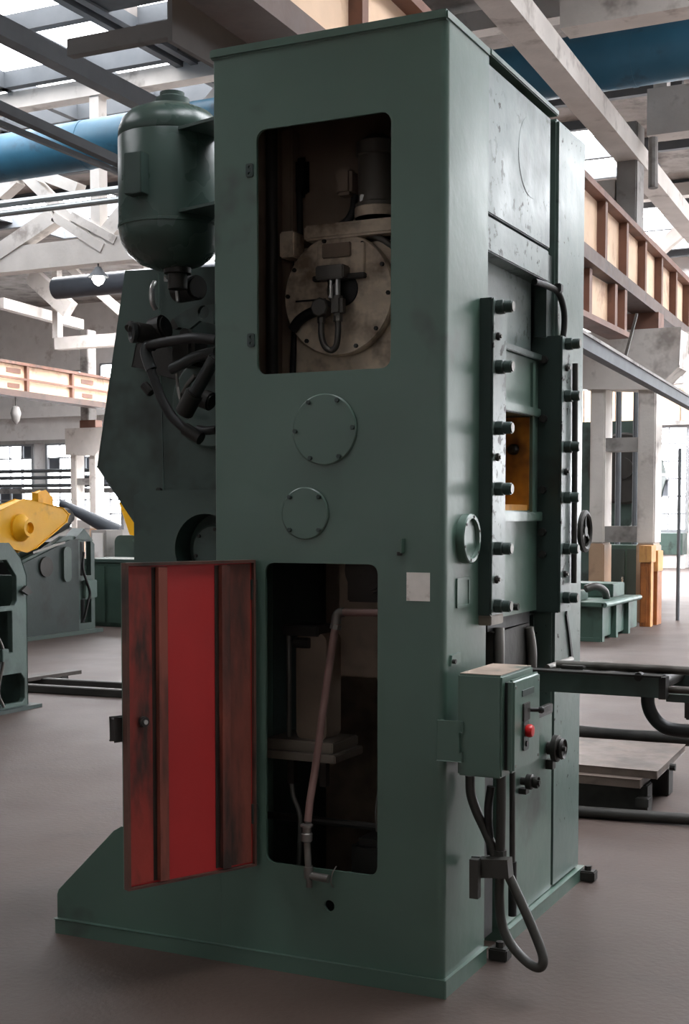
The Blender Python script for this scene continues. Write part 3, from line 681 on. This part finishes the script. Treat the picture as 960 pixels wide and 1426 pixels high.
ob('curved_cable', tube([(-.02,.98,2.505),(-.005,1.10,2.505),(.012,1.19,2.49),(.02,1.24,2.43),(.018,1.255,2.36),(.01,1.25,2.30)], .013), BLACK, PR)
ob('cable_clip', box(.0,.03,1.165,1.2,2.49,2.525,bev=.004), BLACK, PR)
wh = ob('hand_wheel', B().lathe([(.075,0),(.09,.006),(.09,.02),(.075,.026),(.066,.02),(.066,.006)], (.03,1.50,1.53), (1,0,0), 28).done(), DARK, PR)
ob('wheel_boss', cyl((.0,1.50,1.53),(.05,1.50,1.53),.022,seg=14), DARK, wh)
for a in (90,210,330): ob('wheel_spoke', bar((.042,1.50,1.53),(.042,1.50+.072*math.cos(R(a)),1.53+.072*math.sin(R(a))),.012,.012), DARK, wh)
# --- die space and bed
ob('bed_plate', box(-.1,-.004,.62,1.208,.057,.80,bev=.004), GREEN, PR)
dh = ob('die_block', B().prism([(.66,.82),(1.10,.82),(1.10,1.16),(.66,1.16)], [], YZ, -.25, -.07).bevel(.006,1).done(30), DARK, PR)
ob('die_guide', tube([(-.06,.70,1.175),(-.055,.69,1.10),(-.055,.69,.95),(-.055,.69,.83)], .022), STEEL, dh)
ob('die_guide', tube([(-.06,1.06,1.15),(-.05,1.075,1.06),(-.05,1.075,.95),(-.05,1.07,.83)], .02), STEEL, dh)
ob('die_plate', box(-.25,-.075,.62,1.12,1.165,1.212), BLACK, PR)
ob('bed_flange', box(-.02,.0,.404,1.206,.79,.83,bev=.003), DARK, PR)
def star_valve(y, z, r):
    v = ob('gate_valve', B().lathe([(r*.5,0),(r*.5,.02),(r,.024),(r,.044),(r*.5,.05)], (0,y,z), (1,0,0), 18).done(), DARK, PR)
    ob('valve_ring', B().lathe([(r*.72,.05),(r*.8,.06),(r*.72,.07),(r*.62,.06)], (0,y,z), (1,0,0), 18).done(), DARK, v)
    ob('valve_stem', cyl((.05,y,z),(.075,y,z),.01,seg=10), DARK, v)
    ob('valve_foot', box(0,.03,y-.03,y+.01,z-r*1.5,z-r*.8), DARK, v)
star_valve(1.14,.655,.055)
star_valve(.80,.58,.03)
ob('fork_lever', B().prism([(1.36,1.18),(1.40,1.10),(1.47,.92),(1.50,.90),(1.49,.95),(1.41,1.12),(1.37,1.20)], [], YZ, 0, .008).done(0), BLACK, PR)
# --- control box
cb = ob('control_box', box(.054,.205,-.02,.305,.752,1.085,bev=.006), GREEN, PR)
ob('box_top_dust', box(.060,.20,-.014,.30,1.085,1.087), DUST, cb)
ob('gasket', box(.204,.216,.012,.285,.775,1.06), BLACK, cb)
bd = ob('box_door', box(.216,.240,.0,.275,.768,1.07,bev=.008,seg=3), GREEN, cb)
ob('name_strip', box(.24,.243,.08,.20,1.008,1.028), GREEND, cb)
ob('switch_plate', box(.24,.246,.085,.15,.925,.985,bev=.002), DARK, cb)
ob('switch_lever', B().cyl((.246,.15,.957),(.275,.16,.957),.007,seg=10).done(), BLACK, cb)
ob('lever_knob', B().lathe([(0,-.012),(.011,-.006),(.012,.004),(.006,.011),(0,.012)], (.279,.162,.957), (1,0,0), 14).done(), BLACK, cb)
ob('button_plate', B().prism(rrect(.085,.14,.828,.925,.012,4), [], YZ, .24, .246).done(30), GREEND, cb)
ob('stop_button', B().lathe([(.018,0),(.021,.004),(.022,.014),(.018,.022),(0,.025)], (.246,.112,.893), (1,0,0), 24).done(), REDBTN, cb, 'red mushroom stop button')
ob('pilot_button', cyl((.246,.112,.85),(.250,.112,.85),.010,seg=14), GREENBTN, cb)
for y, z in ((.02,1.045),(.255,1.045),(.02,.79),(.255,.79)): ob('screw', cyl((.24,y,z),(.2415,y,z),.005,seg=8), STEEL, cb)
br = ob('box_bracket', B().prism([(-.012,.798),(.075,.798),(.075,.83),(.066,.83),(.066,.895),(.075,.895),(.075,.93),(-.012,.93)], [], XZ, -.034, -.024).bevel(.002,1).done(30), GREEN, PR)
ob('bracket_return', box(-.012,.0,-.026,.004,.80,.928), GREEN, br)
ob('bracket_arm', box(.0,.06,.10,.2,.82,.91), GREEND, PR)
lg = ob('lug_plate', B().prism([(.04,1.10),(.13,1.105),(.125,1.14),(.05,1.135)], [], YZ, 0, .008).done(0), GREEN, PR)
ob('lug_eye', cyl((.008,.055,1.115),(.02,.055,1.115),.008,seg=10), DARK, lg)
# --- conduits below the box
CY = .14
ob('conduit', tube([(0.039, 0.14, 0.721), (0.042, 0.14, 0.66), (0.063, 0.14, 0.601), (0.099, 0.14, 0.531), (0.125, 0.14, 0.473), (0.133, 0.14, 0.425)], .0165, seg=12), CONDM, PR)
ob('conduit', tube([(0.149, 0.14, 0.743), (0.15, 0.14, 0.609), (0.148, 0.14, 0.451)], .0165, seg=12), CONDM, PR)
ob('conduit', tube([(0.114, 0.14, 0.691), (0.104, 0.14, 0.605), (0.115, 0.14, 0.46)], .014, seg=12), BLACK, PR)
ob('thin_conduit', tube([(0.168, 0.2, 0.751), (0.17, 0.2, 0.477), (0.172, 0.2, 0.26)], .010, seg=10), CONDM, PR)
ob('conduit_sleeve', tube([(0.171, 0.2, 0.427), (0.172, 0.2, 0.242)], .0145, seg=10, smooth=False), BLACK, PR)
cl = ob('conduit_clamp', bar((0.09, 0.105, 0.423), (0.196, 0.105, 0.433), .05, .062), CONDM, PR)
ob('clamp_plate', bar((0.088, 0.06, 0.461), (0.089, 0.06, 0.33), .03, .03), CONDM, cl)
ob('clamp_arm', bar((0.039, 0.2, 0.412), (0.13, 0.105, 0.44), .03, .04), CONDM, cl)
ob('hose_nut', cyl((0.148, 0.14, 0.478), (0.148, 0.14, 0.449), .022, seg=8), CONDM, PR)
ob('loop_conduit', tube([(0.148, 0.14, 0.41), (0.146, 0.14, 0.317), (0.155, 0.14, 0.232), (0.191, 0.13, 0.167), (0.256, 0.11, 0.121), (0.301, 0.1, 0.114), (0.313, 0.1, 0.145), (0.29, 0.11, 0.199), (0.239, 0.12, 0.297), (0.18, 0.13, 0.401)], .0165, seg=12), CONDM, PR)
ob('duct_post', box(-.08,-.02,.43,.54,.06,.78,bev=.004), BLACK, PR)
# --- air tank on the back
TX, TY = -1.459, .62
tk = ob('air_tank', B().lathe([(0,-.335),(.07,-.328),(.13,-.305),(.175,-.27),(.202,-.225),(.212,-.185),(.2135,-.17),(.217,-.168),(.217,-.158),(.2135,-.156),(.2135,.19),(.211,.194),(.2135,.198),(.210,.232),(.196,.268),(.165,.298),(.11,.322),(.05,.332),(0,.334)], (TX,TY,2.935), (0,0,1), 56).done(40), TANKM, PR)
ob('tank_neck', B().lathe([(.07,0),(.07,.03),(.05,.04),(.05,.055),(.0,.056)], (TX+.01,TY,3.262), (0,0,1), 24).done(30), GREENB, tk)
ob('tank_outlet', B().lathe([(.040,0),(.040,.06),(.056,.062),(.056,.085)], (TX+.03,TY,2.60-.075), (0,0,1), 20).done(30), DARK, tk)
ob('tank_plate_box', box(TX-.045,TX+.035,TY-.265,TY-.19,2.86,3.02,bev=.003), GREENB, tk)
for z in (2.80,3.12):
    ob('tank_bracket', B().prism([(TX+.14,TY-.16),(-.874,.34),(-.874,.62),(TX+.20,TY+.02)], [], XY, z-.006, z+.006).done(0), GREENB, tk)
# --- rear side plate with the lubrication gear
rp = ob('side_plate', B().prism([(-1.884,2.678),(-.874,2.63),(-.874,1.25),(-1.742,1.25),(-1.742,1.43),(-2.047,1.817)], [], XZ, .90, .96).bevel(.004,1).done(30), GREENB, PR)
ob('plate_overlay', B().prism([(-1.62,2.67),(-.874,2.635),(-.874,1.705),(-1.60,1.70)], [], XZ, .892, .90).done(0), GREENB, rp)
rh = ob('hub_housing', cut(B().prism([(-1.742,.0),(-.874,.0),(-.874,1.705),(-1.70,1.70),(-1.735,1.68)], [], XZ, .74, .90).bevel(.004,1).done(30), [B().cyl((-1.38,.6,1.455),(-1.38,.86,1.455),.15,seg=40).done(0)]), GREENB, PR)
ob('hub_disc', B().lathe([(.105,0),(.105,.05),(.095,.06),(0,.06)], (-1.38,.86,1.455), (0,-1,0), 36).done(30), GREENB, rh)
for a in (20,80,140,200,260,320): ob('bolt', bolt_f, DARK, rh, loc=(-1.38+.085*math.cos(R(a)), .80, 1.455+.085*math.sin(R(a))))
ob('plate_seam', bar((-1.701, 0.888, 2.653), (-1.683, 0.888, 1.71), .005, .004), GREENL, rp)
rs = (-1.711, 0.9, 1.692)
ob('slot', B().prism(rrect(rs[0]-.012,rs[0]+.012,rs[2]-.028,rs[2]+.028,.011), [], XZ, .885, .90).done(0), BLACK, rp)
Q = lambda px: px
ob('grip_handle', B().tube([(-1.688, 0.84, 2.607), (-1.69, 0.82, 2.576), (-1.69, 0.82, 2.521), (-1.685, 0.84, 2.49)], .012).done(50), BRIGHT, rp)
pm_ = ob('pump_motor', B().cyl((-1.531, 0.78, 2.55), (-1.393, 0.72, 2.545), .052, seg=22).bevel(.01,2,.9).done(30), DARK, PR)
ob('sight_tube', cyl((-1.49, 0.7, 2.597), (-1.48, 0.7, 2.489), .009, seg=8), BRIGHT, pm_)
ob('sight_tube', cyl((-1.539, 0.7, 2.601), (-1.54, 0.7, 2.577), .009, seg=8), BRIGHT, pm_)
lk = [(-1.55, 0.78, 2.433), (-1.482, 0.78, 2.465), (-1.432, 0.78, 2.477), (-1.347, 0.78, 2.48), (-1.347, 0.78, 2.396), (-1.418, 0.78, 2.416), (-1.468, 0.78, 2.386), (-1.525, 0.78, 2.395)]
lc = (-1.4, 0.78, 2.45)
ob('linkage_plate', B().prism([(p[0],p[2]) for p in lk], [circ(lc[0],lc[2],.028,16)], XZ, .77, .79).bevel(.003,1).done(30), GREENB, PR)
vb = ob('valve_body', B().cyl((-1.642, 0.62, 2.364), (-1.587, 0.72, 2.355), .042, seg=20).bevel(.006,2,.9).done(30), DARK, PR)
ob('valve_cap', B().lathe([(.03,0),(.044,.004),(.044,.02),(.03,.024),(.02,.012)], (-1.638, 0.62, 2.361), (-.6,-.8,-.05), 20).done(), HOSEM, vb)
ob('valve_port', cyl((-1.698, 0.68, 2.405), (-1.699, 0.66, 2.385), .022, seg=10), DARK, vb)
ob('valve_head', B().cyl((-1.624, 0.72, 2.376), (-1.551, 0.72, 2.392), .055, seg=14).bevel(.01,2,.9).done(30), DARK, vb)
mf = [(-1.55, 0.74, 2.35), (-1.437, 0.74, 2.229)]
ob('manifold', box(mf[0][0],mf[1][0],.74,.88,mf[1][2],mf[0][2],bev=.02), DARK, PR)
gp = [(-1.826, 0.86, 2.254), (-1.802, 0.86, 2.353), (-1.711, 0.86, 2.361), (-1.534, 0.86, 2.271), (-1.433, 0.86, 2.205), (-1.455, 0.86, 2.157), (-1.653, 0.86, 2.199), (-1.735, 0.86, 2.228)]
ob('guard_plate', B().prism([(p[0],p[2]) for p in gp], [], XZ, .86, .888).bevel(.003,1).done(30), DARK, PR)
ob('hose', tube([(-1.578, 0.62, 2.301), (-1.529, 0.6, 2.305), (-1.411, 0.55, 2.305), (-1.277, 0.5, 2.303), (-1.17, 0.5, 2.288)], .021, seg=12), BLACK, PR)
ob('hose_elbow', tube([(-1.549, 0.62, 2.303), (-1.578, 0.62, 2.301), (-1.589, 0.62, 2.278), (-1.575, 0.62, 2.233), (-1.561, 0.62, 2.203)], .024, seg=12), HOSEM, PR)
ob('hose', tube([(-1.568, 0.62, 2.212), (-1.544, 0.62, 2.157), (-1.512, 0.62, 2.082), (-1.46, 0.62, 2.006), (-1.397, 0.62, 1.954), (-1.349, 0.62, 1.927)], .020, seg=12), BLACK, PR)
ob('hose_coupling', tube([(-1.397, 0.62, 1.954), (-1.321, 0.62, 1.911)], .027, seg=12, smooth=False), DARK, PR)
ob('hose', tube([(-1.36, 0.66, 1.953), (-1.306, 0.64, 1.944), (-1.242, 0.62, 1.947)], .018, seg=12), BLACK, PR)
ob('air_cylinder', cyl((-1.358, 0.56, 2.019), (-1.177, 0.5, 2.224), .026, seg=16, bev=.004), HOSEM, PR)
ob('cylinder_head', B().cyl((-1.365, 0.56, 2.011), (-1.297, 0.54, 2.094), .038, seg=14).bevel(.006,2,.9).done(30), DARK, PR)
ob('curved_pipe', tube([(-1.445, 0.6, 2.198), (-1.39, 0.58, 2.211), (-1.315, 0.56, 2.234), (-1.235, 0.54, 2.245), (-1.179, 0.52, 2.246)], .022, seg=12), HOSEM, PR)
ob('thin_pipe', tube([(-1.489, 0.7, 2.198), (-1.483, 0.7, 2.132), (-1.443, 0.66, 2.068)], .007), STEEL, PR)
ob('thin_pipe', tube([(-1.462, 0.7, 2.101), (-1.42, 0.68, 2.143), (-1.385, 0.68, 2.177)], .010), STEEL, PR)
ob('round_guard', B().lathe([(.20,0),(.2,.03),(.19,.036),(0,.036)], (-1.418,.892,2.084), (0,-1,0), 36).done(30), GREENB, PR)
ob('small_motor', B().cyl((-1.397, 0.72, 2.094), (-1.327, 0.72, 2.068), .04, seg=16).bevel(.008,2,.9).done(30), DARK, PR)
ob('grease_nipple', cyl((-1.518, 0.82, 2.027), (-1.489, 0.78, 2.018), .014, seg=10), BRIGHT, PR)
ob('wing_valve', B().cyl((-1.745, 0.83, 2.169), (-1.704, 0.83, 2.127), .02, seg=10).bevel(.004,1,.9).done(30), DARK, PR)
for p in ((-1.54, 0.87, 2.377), (-1.587, 0.87, 2.423), (-1.661, 0.87, 2.427)): ob('plug', cyl(p, (p[0],p[1]-.03,p[2]), .024, seg=14), DARK, PR)
# ================================================================== around the press
# --- feed table coming out of the press
ft = empty('feed_table', (.35,.95,.95), 'grey steel feed table running out of the press', 'feed table')
ob('side_beam', box(.03,.545,.75,.78,.938,1.012,bev=.003), GREENB, ft)
ob('beam_flange', box(.03,.545,.735,.80,1.012,1.02), DARK, ft)
ob('end_plate', box(.535,.56,.742,.80,.935,1.015), DARK, ft)
ob('side_beam', box(.03,1.5,1.12,1.15,.938,1.012,bev=.003), GREEND, ft)
for i in range(5): ob('roller', cyl((.08+i*.11,.79,.985),(.08+i*.11,1.12,.985),.03,seg=14), DARK, ft)
ob('guide_pipe', cyl((.12,.86,1.03),(1.5,.86,1.03),.016,seg=12), STEEL, ft)
ob('cross_rod', cyl((.1,.80,1.022),(.1,1.12,1.022),.012,seg=10), STEEL, ft)
ob('clamp_tooth', box(.15,.24,.80,.84,1.02,1.034,bev=.003), DARK, ft)
ob('pipe', cyl((.56,.80,.965),(1.5,.80,.965),.013,seg=12), STEEL, ft)
ob('tail_beam', box(.55,1.5,.80,.83,.92,.948), GREENB, ft)
ob('motor_box', box(.585,.95,.95,1.1,.835,.93,bev=.006), GREASE, ft)
ob('motor_rib', box(.61,.93,.942,.95,.895,.905), STEEL, ft)
ob('notch', cyl((.46,.745,1.012),(.46,.78,1.012),.016,seg=14), DARK, ft)
ob('curved_leg', tube([(0.461, 0.9, 0.948), (0.461, 0.9, 0.894), (0.481, 0.9, 0.847), (0.521, 0.9, 0.812), (0.574, 0.9, 0.802), (0.653, 0.9, 0.802), (0.718, 0.9, 0.799)], .026, seg=12), BLACK, ft)
for x, y in ((1.4,.82),(1.4,1.13)): ob('leg', box(x-.03,x+.03,y-.03,y+.03,0,.94), DARK, ft)
# --- plates and pipes lying on the floor
pa = empty('plate_stack', (-.5,3.4,0), 'stack of scuffed steel plates on skids behind the press', 'plates')
ob('steel_plate', B().prism([(-1.3,2.98),(.035,2.96),(-.003,3.86),(-1.3,3.8)], [], XY, .205, .245).bevel(.004,1).done(30), PLATEM, pa)
ob('steel_plate', B().prism([(-1.3,2.90),(-.04,2.90),(-.06,3.6),(-1.3,3.6)], [], XY, .16, .203).bevel(.004,1).done(30), PLATEM, pa)
for y in (2.98,3.5): ob('skid', box(-1.3,-.02,y,y+.12,.0,.159,bev=.006), DARK, pa)
ob('stop_block', box(-.07,-.0,2.92,3.02,.05,.10,bev=.004), DARK, pa)
ob('lifting_bolt', cyl((.03,3.3,.21),(.06,3.3,.21),.02,seg=10), DARK, pa)
thing('floor_pipe', tube([(-1.2,2.70,.032),(-.33,2.77,.032),(.3,2.85,.032),(1.3,2.95,.032)], .03, seg=14), DARK, 'dark steel pipe lying on the floor in front of the plate stack', 'pipe', 'pipes on the floor')
fp_ = empty('pipe_run', (-.5,4.1,0), 'thick black pipe on low stands behind the plate stack', 'pipe')
ob('pipe', tube([(-2.2,4.2,.30),(-0.71,4.1,0.234),(-0.03,4.1,0.235),(1.3,4.1,.22)], .042, seg=14), DARK, fp_)
for x in (-1.5,-.2,1.0): ob('stand', box(x-.04,x+.04,4.06,4.2,0,.2), DARK, fp_)
ck = thing('skid_block', B().prism([(.25,3.3),(1.0,3.2),(1.1,3.9),(.35,3.95)], [], XY, 0, .16).bevel(.008,1).done(30), DARK, 'low dark skid beside the plate stack', 'skid')
# --- green work bench
wb = empty('work_bench', (-3.3,13.4,0), 'low green steel workbench in front of the concrete column', 'bench')
ob('bench_top', box(-4.6,-2.76,12.35,14.2,.44,.50,bev=.01), GREENT, wb)
ob('top_edge', cyl((-2.76,12.35,.47),(-2.76,14.2,.47),.035,seg=10), GREENL, wb)
for y in (12.45,13.2,13.85): ob('cabinet', box(-4.5,-2.86,y,y+.62,.04,.44,bev=.01), GREENT, wb)
for y in (12.42,13.1,13.75): ob('leg', box(-2.92,-2.80,y,y+.1,0,.44), GREENT, wb)
ob('plinth', box(-4.5,-2.82,12.4,12.5,0,.05), GREENT, wb)
ob('back_box', box(-4.3,-2.95,13.5,14.1,.50,.68,bev=.01), GREENT, wb)
ob('raised_tray', box(-4.6,-3.15,12.4,13.0,.50,.62,bev=.01), GREENT, wb)
ob('tray_sheet', box(-4.5,-3.2,12.45,12.95,.62,.63), PLATEM, wb)
ob('hose', tube([(-3.1,12.7,.65),(-3.0,12.8,.68),(-2.94,13.0,.62),(-2.96,13.2,.52)], .05), DARK, wb)
# --- boxes round the column foot
wc = empty('wooden_cabinet', (-2.87,15.1,0), 'tall orange brown wooden cabinet at the column foot', 'cabinet')
ob('body', box(-2.94,-2.80,14.95,15.2,0,.92,bev=.008), WOOD, wc)
ob('front_board', box(-2.80,-2.785,14.97,15.10,.0,.92), WOODL, wc)
ob('top_board', box(-2.95,-2.775,14.93,15.22,.92,1.16,bev=.006), WOODL, wc)
ob('door_board', box(-2.92,-2.83,14.93,14.95,.06,.86), WOOD, wc)
wp = empty('wooden_crate', (-2.82,15.45,0), 'narrow brown wooden crate beside the tall cabinet', 'crate')
ob('body', box(-2.87,-2.77,15.3,15.6,0,.78,bev=.006), WOOD, wp); ob('lid', box(-2.89,-2.76,15.28,15.62,.78,1.08,bev=.006), WOODL, wp)
gc = empty('green_locker', (-3.4,17.1,0), 'dark green steel locker standing behind the column legs', 'locker')
ob('body', box(-4.1,-3.16,16.9,17.3,0,1.12,bev=.01), GREENT, gc); ob('door', box(-4.05,-3.65,16.88,16.9,.06,1.06), GREEND, gc); ob('door', box(-3.61,-3.21,16.88,16.9,.06,1.06), GREEND, gc)
ob('door_handle', box(-3.69,-3.66,16.85,16.88,.5,.62), BRIGHT, gc)
x0, y0, z0 = (-7.273, 36.5, 0.472)
sx, sy, sz = (-7.061, 36.24, 0.157)
eb = empty('electric_cabinet', (x0,36.6,0), 'green electric cabinet with a white warning triangle on the far wall', 'cabinet')
ob('body', box(x0-.25,x0+.55,36.3,36.85,.0,.40), WALLM, eb); ob('door_panel', box(x0-.35,x0+.5,36.25,36.9,.40,1.05,bev=.01), GREENB, eb)
ob('warning_sign', B().prism([(sx-.12,sz-.1),(sx+.12,sz-.1),(sx,sz+.12)], [], XZ, 36.23, 36.25).done(0), PAPER, eb)
# dark press standing behind on the side of the big press
fp = empty('power_press', (-4.6,19.8,0), 'dark green press half hidden behind the big press', 'press')
ob('frame', B().prism([(-5.6,0),(-4.15,0),(-4.15,.95),(-4.55,1.25),(-4.15,1.75),(-4.0,2.35),(-4.3,3.3),(-5.6,3.3)], [], XZ, 20.4, 21.4).bevel(.03,1).done(30), GREENB, fp)
ob('flywheel', B().lathe([(.62,0),(.66,.03),(.66,.13),(.62,.16),(.2,.16),(.2,.22),(.0,.22)], (-4.55,20.4,2.45), (0,-1,0), 30).done(30), DARK, fp)
ob('pipe_arch', tube([(-4.28,20.3,1.4),(-4.18,20.3,1.7),(-4.08,20.3,1.45),(-4.1,20.3,.9)], .04), STEEL, fp)
ob('table', box(-4.9,-3.95,19.9,20.6,.75,.85), GREENB, fp)

# --- left side: shears, roll feeder, rails
A0, A1 = Vector((-5.585,4.354)), Vector((-5.575,4.763))
sf = empty('shear_frame', (-5.9,4.4,0), 'green machine frame with dark cut-outs in front of the yellow arm', 'machine')
ym = 4.683
ob('frame_plate', B().prism([(3.2,.03),(ym,.03),(ym,1.10),(4.62,1.24),(4.47,1.37),(3.2,1.37)],
   [[(4.0,.86),(4.53,.86),(4.56,.90),(4.56,1.10),(4.44,1.235),(4.0,1.235)], [(4.0,.48),(4.50,.48),(4.50,.82),(4.0,.82)], [(4.32,.06),(4.62,.06),(4.645,.09),(4.645,.25),(4.60,.30),(4.32,.30)]], YZ, -5.62, -5.57).bevel(.006,1).done(30), GREENB, sf)
ob('back_plate', box(-6.3,-6.26,3.2,ym,.03,1.36), GREEND, sf)
ob('floor_plate', box(-6.3,-5.5,3.2,4.78,0,.03), MACH, sf)
ob('top_plate', box(-6.3,-5.62,3.2,4.45,1.33,1.36), GREENL, sf)
ob('end_plate', box(-6.26,-5.62,ym-.03,ym,.03,1.10), GREENB, sf)
ob('drive_shaft', cyl((-6.2,4.2,1.0),(-5.7,4.2,1.0),.08,seg=14), DARK, sf)
ob('shaft_end', cyl((-5.72,4.40,1.04),(-5.66,4.40,1.04),.02,seg=10), BRIGHT, sf)
ob('hose', tube([(-5.56,4.30,.64),(-5.55,4.36,.52),(-5.55,4.36,.40),(-5.55,4.32,.28),(-5.55,4.30,.16),(-5.55,4.36,.05)], .013), STEEL, sf)
ob('switch_box', box(-5.57,-5.52,4.32,4.40,.42,.52,bev=.005), GREENB, sf)
ob('link_arm', B().prism([(4.58,.98),(4.66,.94),(4.72,.96),(4.64,1.02)], [], YZ, -5.56, -5.53).done(0), DARK, sf)
ob('round_head', B().lathe([(.0,0),(.16,.0),(.2,.03),(.2,.25),(.16,.28),(0,.28)], (-5.7,4.22,1.45), (-1,0,0), 24).done(30), RUSTP, sf)
# yellow roll feeder
rf = empty('roll_feeder', (-9.8,10,0), 'green roll feeder with a big yellow swing arm', 'machine')
ob('side_frame', B().prism([(9.2,.05),(10.80,.05),(10.80,1.20),(10.70,1.29),(10.30,1.32),(10.15,1.32),(9.75,1.16),(9.2,1.0)], [[(10.48,.78),(10.72,.78),(10.72,1.24),(10.48,1.24)],[(10.48,.14),(10.72,.14),(10.72,.46),(10.48,.46)]], YZ, -9.50, -9.42).bevel(.01,1).done(30), GREENB, rf)
ob('inner_case', box(-10.75,-9.56,10.2,10.76,.06,1.24), BLACK, rf)
ob('inner_plate', B().prism([(9.2,.05),(10.42,.05),(10.42,1.27),(10.25,1.27),(9.75,1.12),(9.2,.96)], [], YZ, -9.42, -9.40).done(0), MACH, rf)
ob('back_frame', box(-10.9,-10.8,9.2,10.8,.05,1.25), GREEND, rf)
ob('floor_rail', box(-10.9,-9.36,9.0,10.9,0,.05), GREENB, rf)
ob('round_window', cyl((-9.40,9.72,.93),(-9.37,9.72,.93),.13,seg=20), DARK, rf)
ob('link', bar((-9.38,9.45,1.12),(-9.38,10.1,1.24),.02,.03), STEEL, rf)
ob('crank', B().prism(rrect(10.06,10.22,.72,1.18,.07), [], YZ, -9.40, -9.36).done(30), GREENB, rf)
ob('control_panel', box(-9.42,-9.36,10.52,10.78,.48,.72,bev=.01), GREENL, rf)
ob('cable', tube([(-9.37,10.50,1.10),(-9.36,10.46,.9),(-9.35,10.52,.72),(-9.35,10.60,.55),(-9.36,10.56,.4),(-9.38,10.50,.2)], .018), BLACK, rf)
PV = lambda u, v, w: (w, u, v)
ob('swing_arm', B().prism([[8.598, 1.643], [9.11, 1.787], [9.866, 1.693], [9.992, 1.609], [9.942, 1.506], [9.333, 1.183], [9.154, 1.142], [8.56, 1.227]], [], YZ, -9.38, -9.22).bevel(.02,2).done(30), YELLOW, rf, 'yellow swing arm')
hb = (-9.35, 9.015, 1.44)
ob('arm_hub', B().lathe([(.17,0),(.17,.03),(.12,.10),(.11,.16),(.07,.16),(.06,.1),(0,.1)], (-9.22,hb[1],hb[2]), (1,0,0), 26).done(30), YELLOW, rf)
ob('arm_fin', B().prism([[9.633, 1.737], [9.636, 1.884], [9.776, 1.914], [9.901, 1.832], [9.929, 1.674]], [], YZ, -9.52, -9.42).bevel(.01,1).done(30), YELLOW, rf)
ra, rb = Vector((-9.376, 9.486, 1.317)), Vector((-9.42, 10.25, 1.552))
ob('feed_roll', cyl(ra+Vector((-.1,0,0)), rb+Vector((-.1,0,0)), .15, seg=24, bev=.02), DARK, rf)
ob('roll_end', cyl(rb+Vector((-.1,0,0)), rb+Vector((-.1,.12,.05)), .11, seg=20, bev=.02), DARK, rf)
ob('gearbox', box(-10.6,-9.6,8.9,9.9,1.0,1.75,bev=.05), GREENB, rf)
ob('roll_cradle', B().prism([(10.35,1.28),(10.75,1.25),(10.55,1.42)], [], YZ, -9.6, -9.4).done(0), GREENB, rf)
# low green cabinets behind the door
for i, (x, y, w, l) in enumerate(((-9.8,12.0,1.0,'standing beside the roll feeder frame'),(-9.0,13.2,1.6,'half hidden by the open red door'))):
    c = empty('storage_cabinet', (x,y,0), 'low dark green storage cabinet ' + l, 'cabinet', 'green storage cabinets')
    ob('body', box(x-w/2,x+w/2,y-.4,y+.4,0,.92,bev=.01), GREENT, c); ob('top', box(x-w/2-.03,x+w/2+.03,y-.43,y+.43,.92,.97,bev=.006), GREENB, c)
    for s in (-.25,.25): ob('door', box(x+s*w-.22*w,x+s*w+.22*w,y-.42,y-.4,.06,.86), GREENT, c)
# second feeder farther back
f2 = empty('roll_feeder', (-10.6,15.2,0), 'grey roll feeder with a yellow guard behind the press plate', 'machine')
P3 = lambda px: px
g0 = [(-11.645, 14.6, 1.805), (-11.571, 14.6, 1.829), (-10.827, 14.6, 1.182), (-11.431, 14.6, 1.274)]
ob('yellow_guard', B().prism([(p[0],p[2]) for p in g0], [], XZ, 14.5, 14.62).bevel(.01,1).done(30), YELLOW, f2)
ob('body', B().prism(rrect(-12.035, -9.2, .05, 1.25, .12), [], XZ, 14.9, 15.8).bevel(.02,1).done(30), GREENB, f2)
ob('guard_cover', B().prism([(p[0],p[2]) for p in ((-11.531, 14.7, 1.174), (-11.413, 14.7, 1.26), (-10.98, 14.7, 1.203), (-10.868, 14.7, 0.903), (-11.358, 14.7, 0.982))], [], XZ, 14.7, 14.85).done(0), GREENL, f2)
ob('roll', cyl((-13.833, 15.726, 1.823), (-12.86, 16.166, 1.27), .07, .16, seg=18), DUCTM, f2)
st = empty('steel_cupboard', (-12.2,15,0), 'small pale steel cupboard beyond the roll feeder', 'cupboard')
sa, sb_ = (-12.619, 15, 1.336), (-12.289, 15, 0.7)
ob('body', box(sa[0],sb_[0],15.0,15.5,0,sa[2],bev=.01), CONCG, st); ob('door', box(sa[0]+.05,sb_[0]-.05,14.98,15.0,.5,sa[2]-.05), WALLM, st)
# rails on the floor
ra = (-7.136, 5.766, 0.04); rb = (-5.031, 6.027, 0.04)
for i, dy in enumerate((0,-.45)):
    thing('floor_rail', bar((ra[0]-1.5,ra[1]+dy,.035),(rb[0],rb[1]+dy,.035),.09,.07,bev=.008), DARK, 'dark steel rail across the floor left of the door, %s of the two' % ('farther','nearer')[i], 'rail', 'rails on the floor')
pk = (-6.395, 6.017, 0.1)
pl = thing('plank', bar((-6.491, 5.717, 0.073), (-6.429, 6.445, 0.073), .16, .035), GREASE, 'short brown plank resting on a block by the floor rails', 'plank')
thing('timber_block', box(-6.512-.045,-6.512+.045,6.305-.02,6.305+.08,0,.0555), DARK, 'dark timber block under the short plank', 'block')
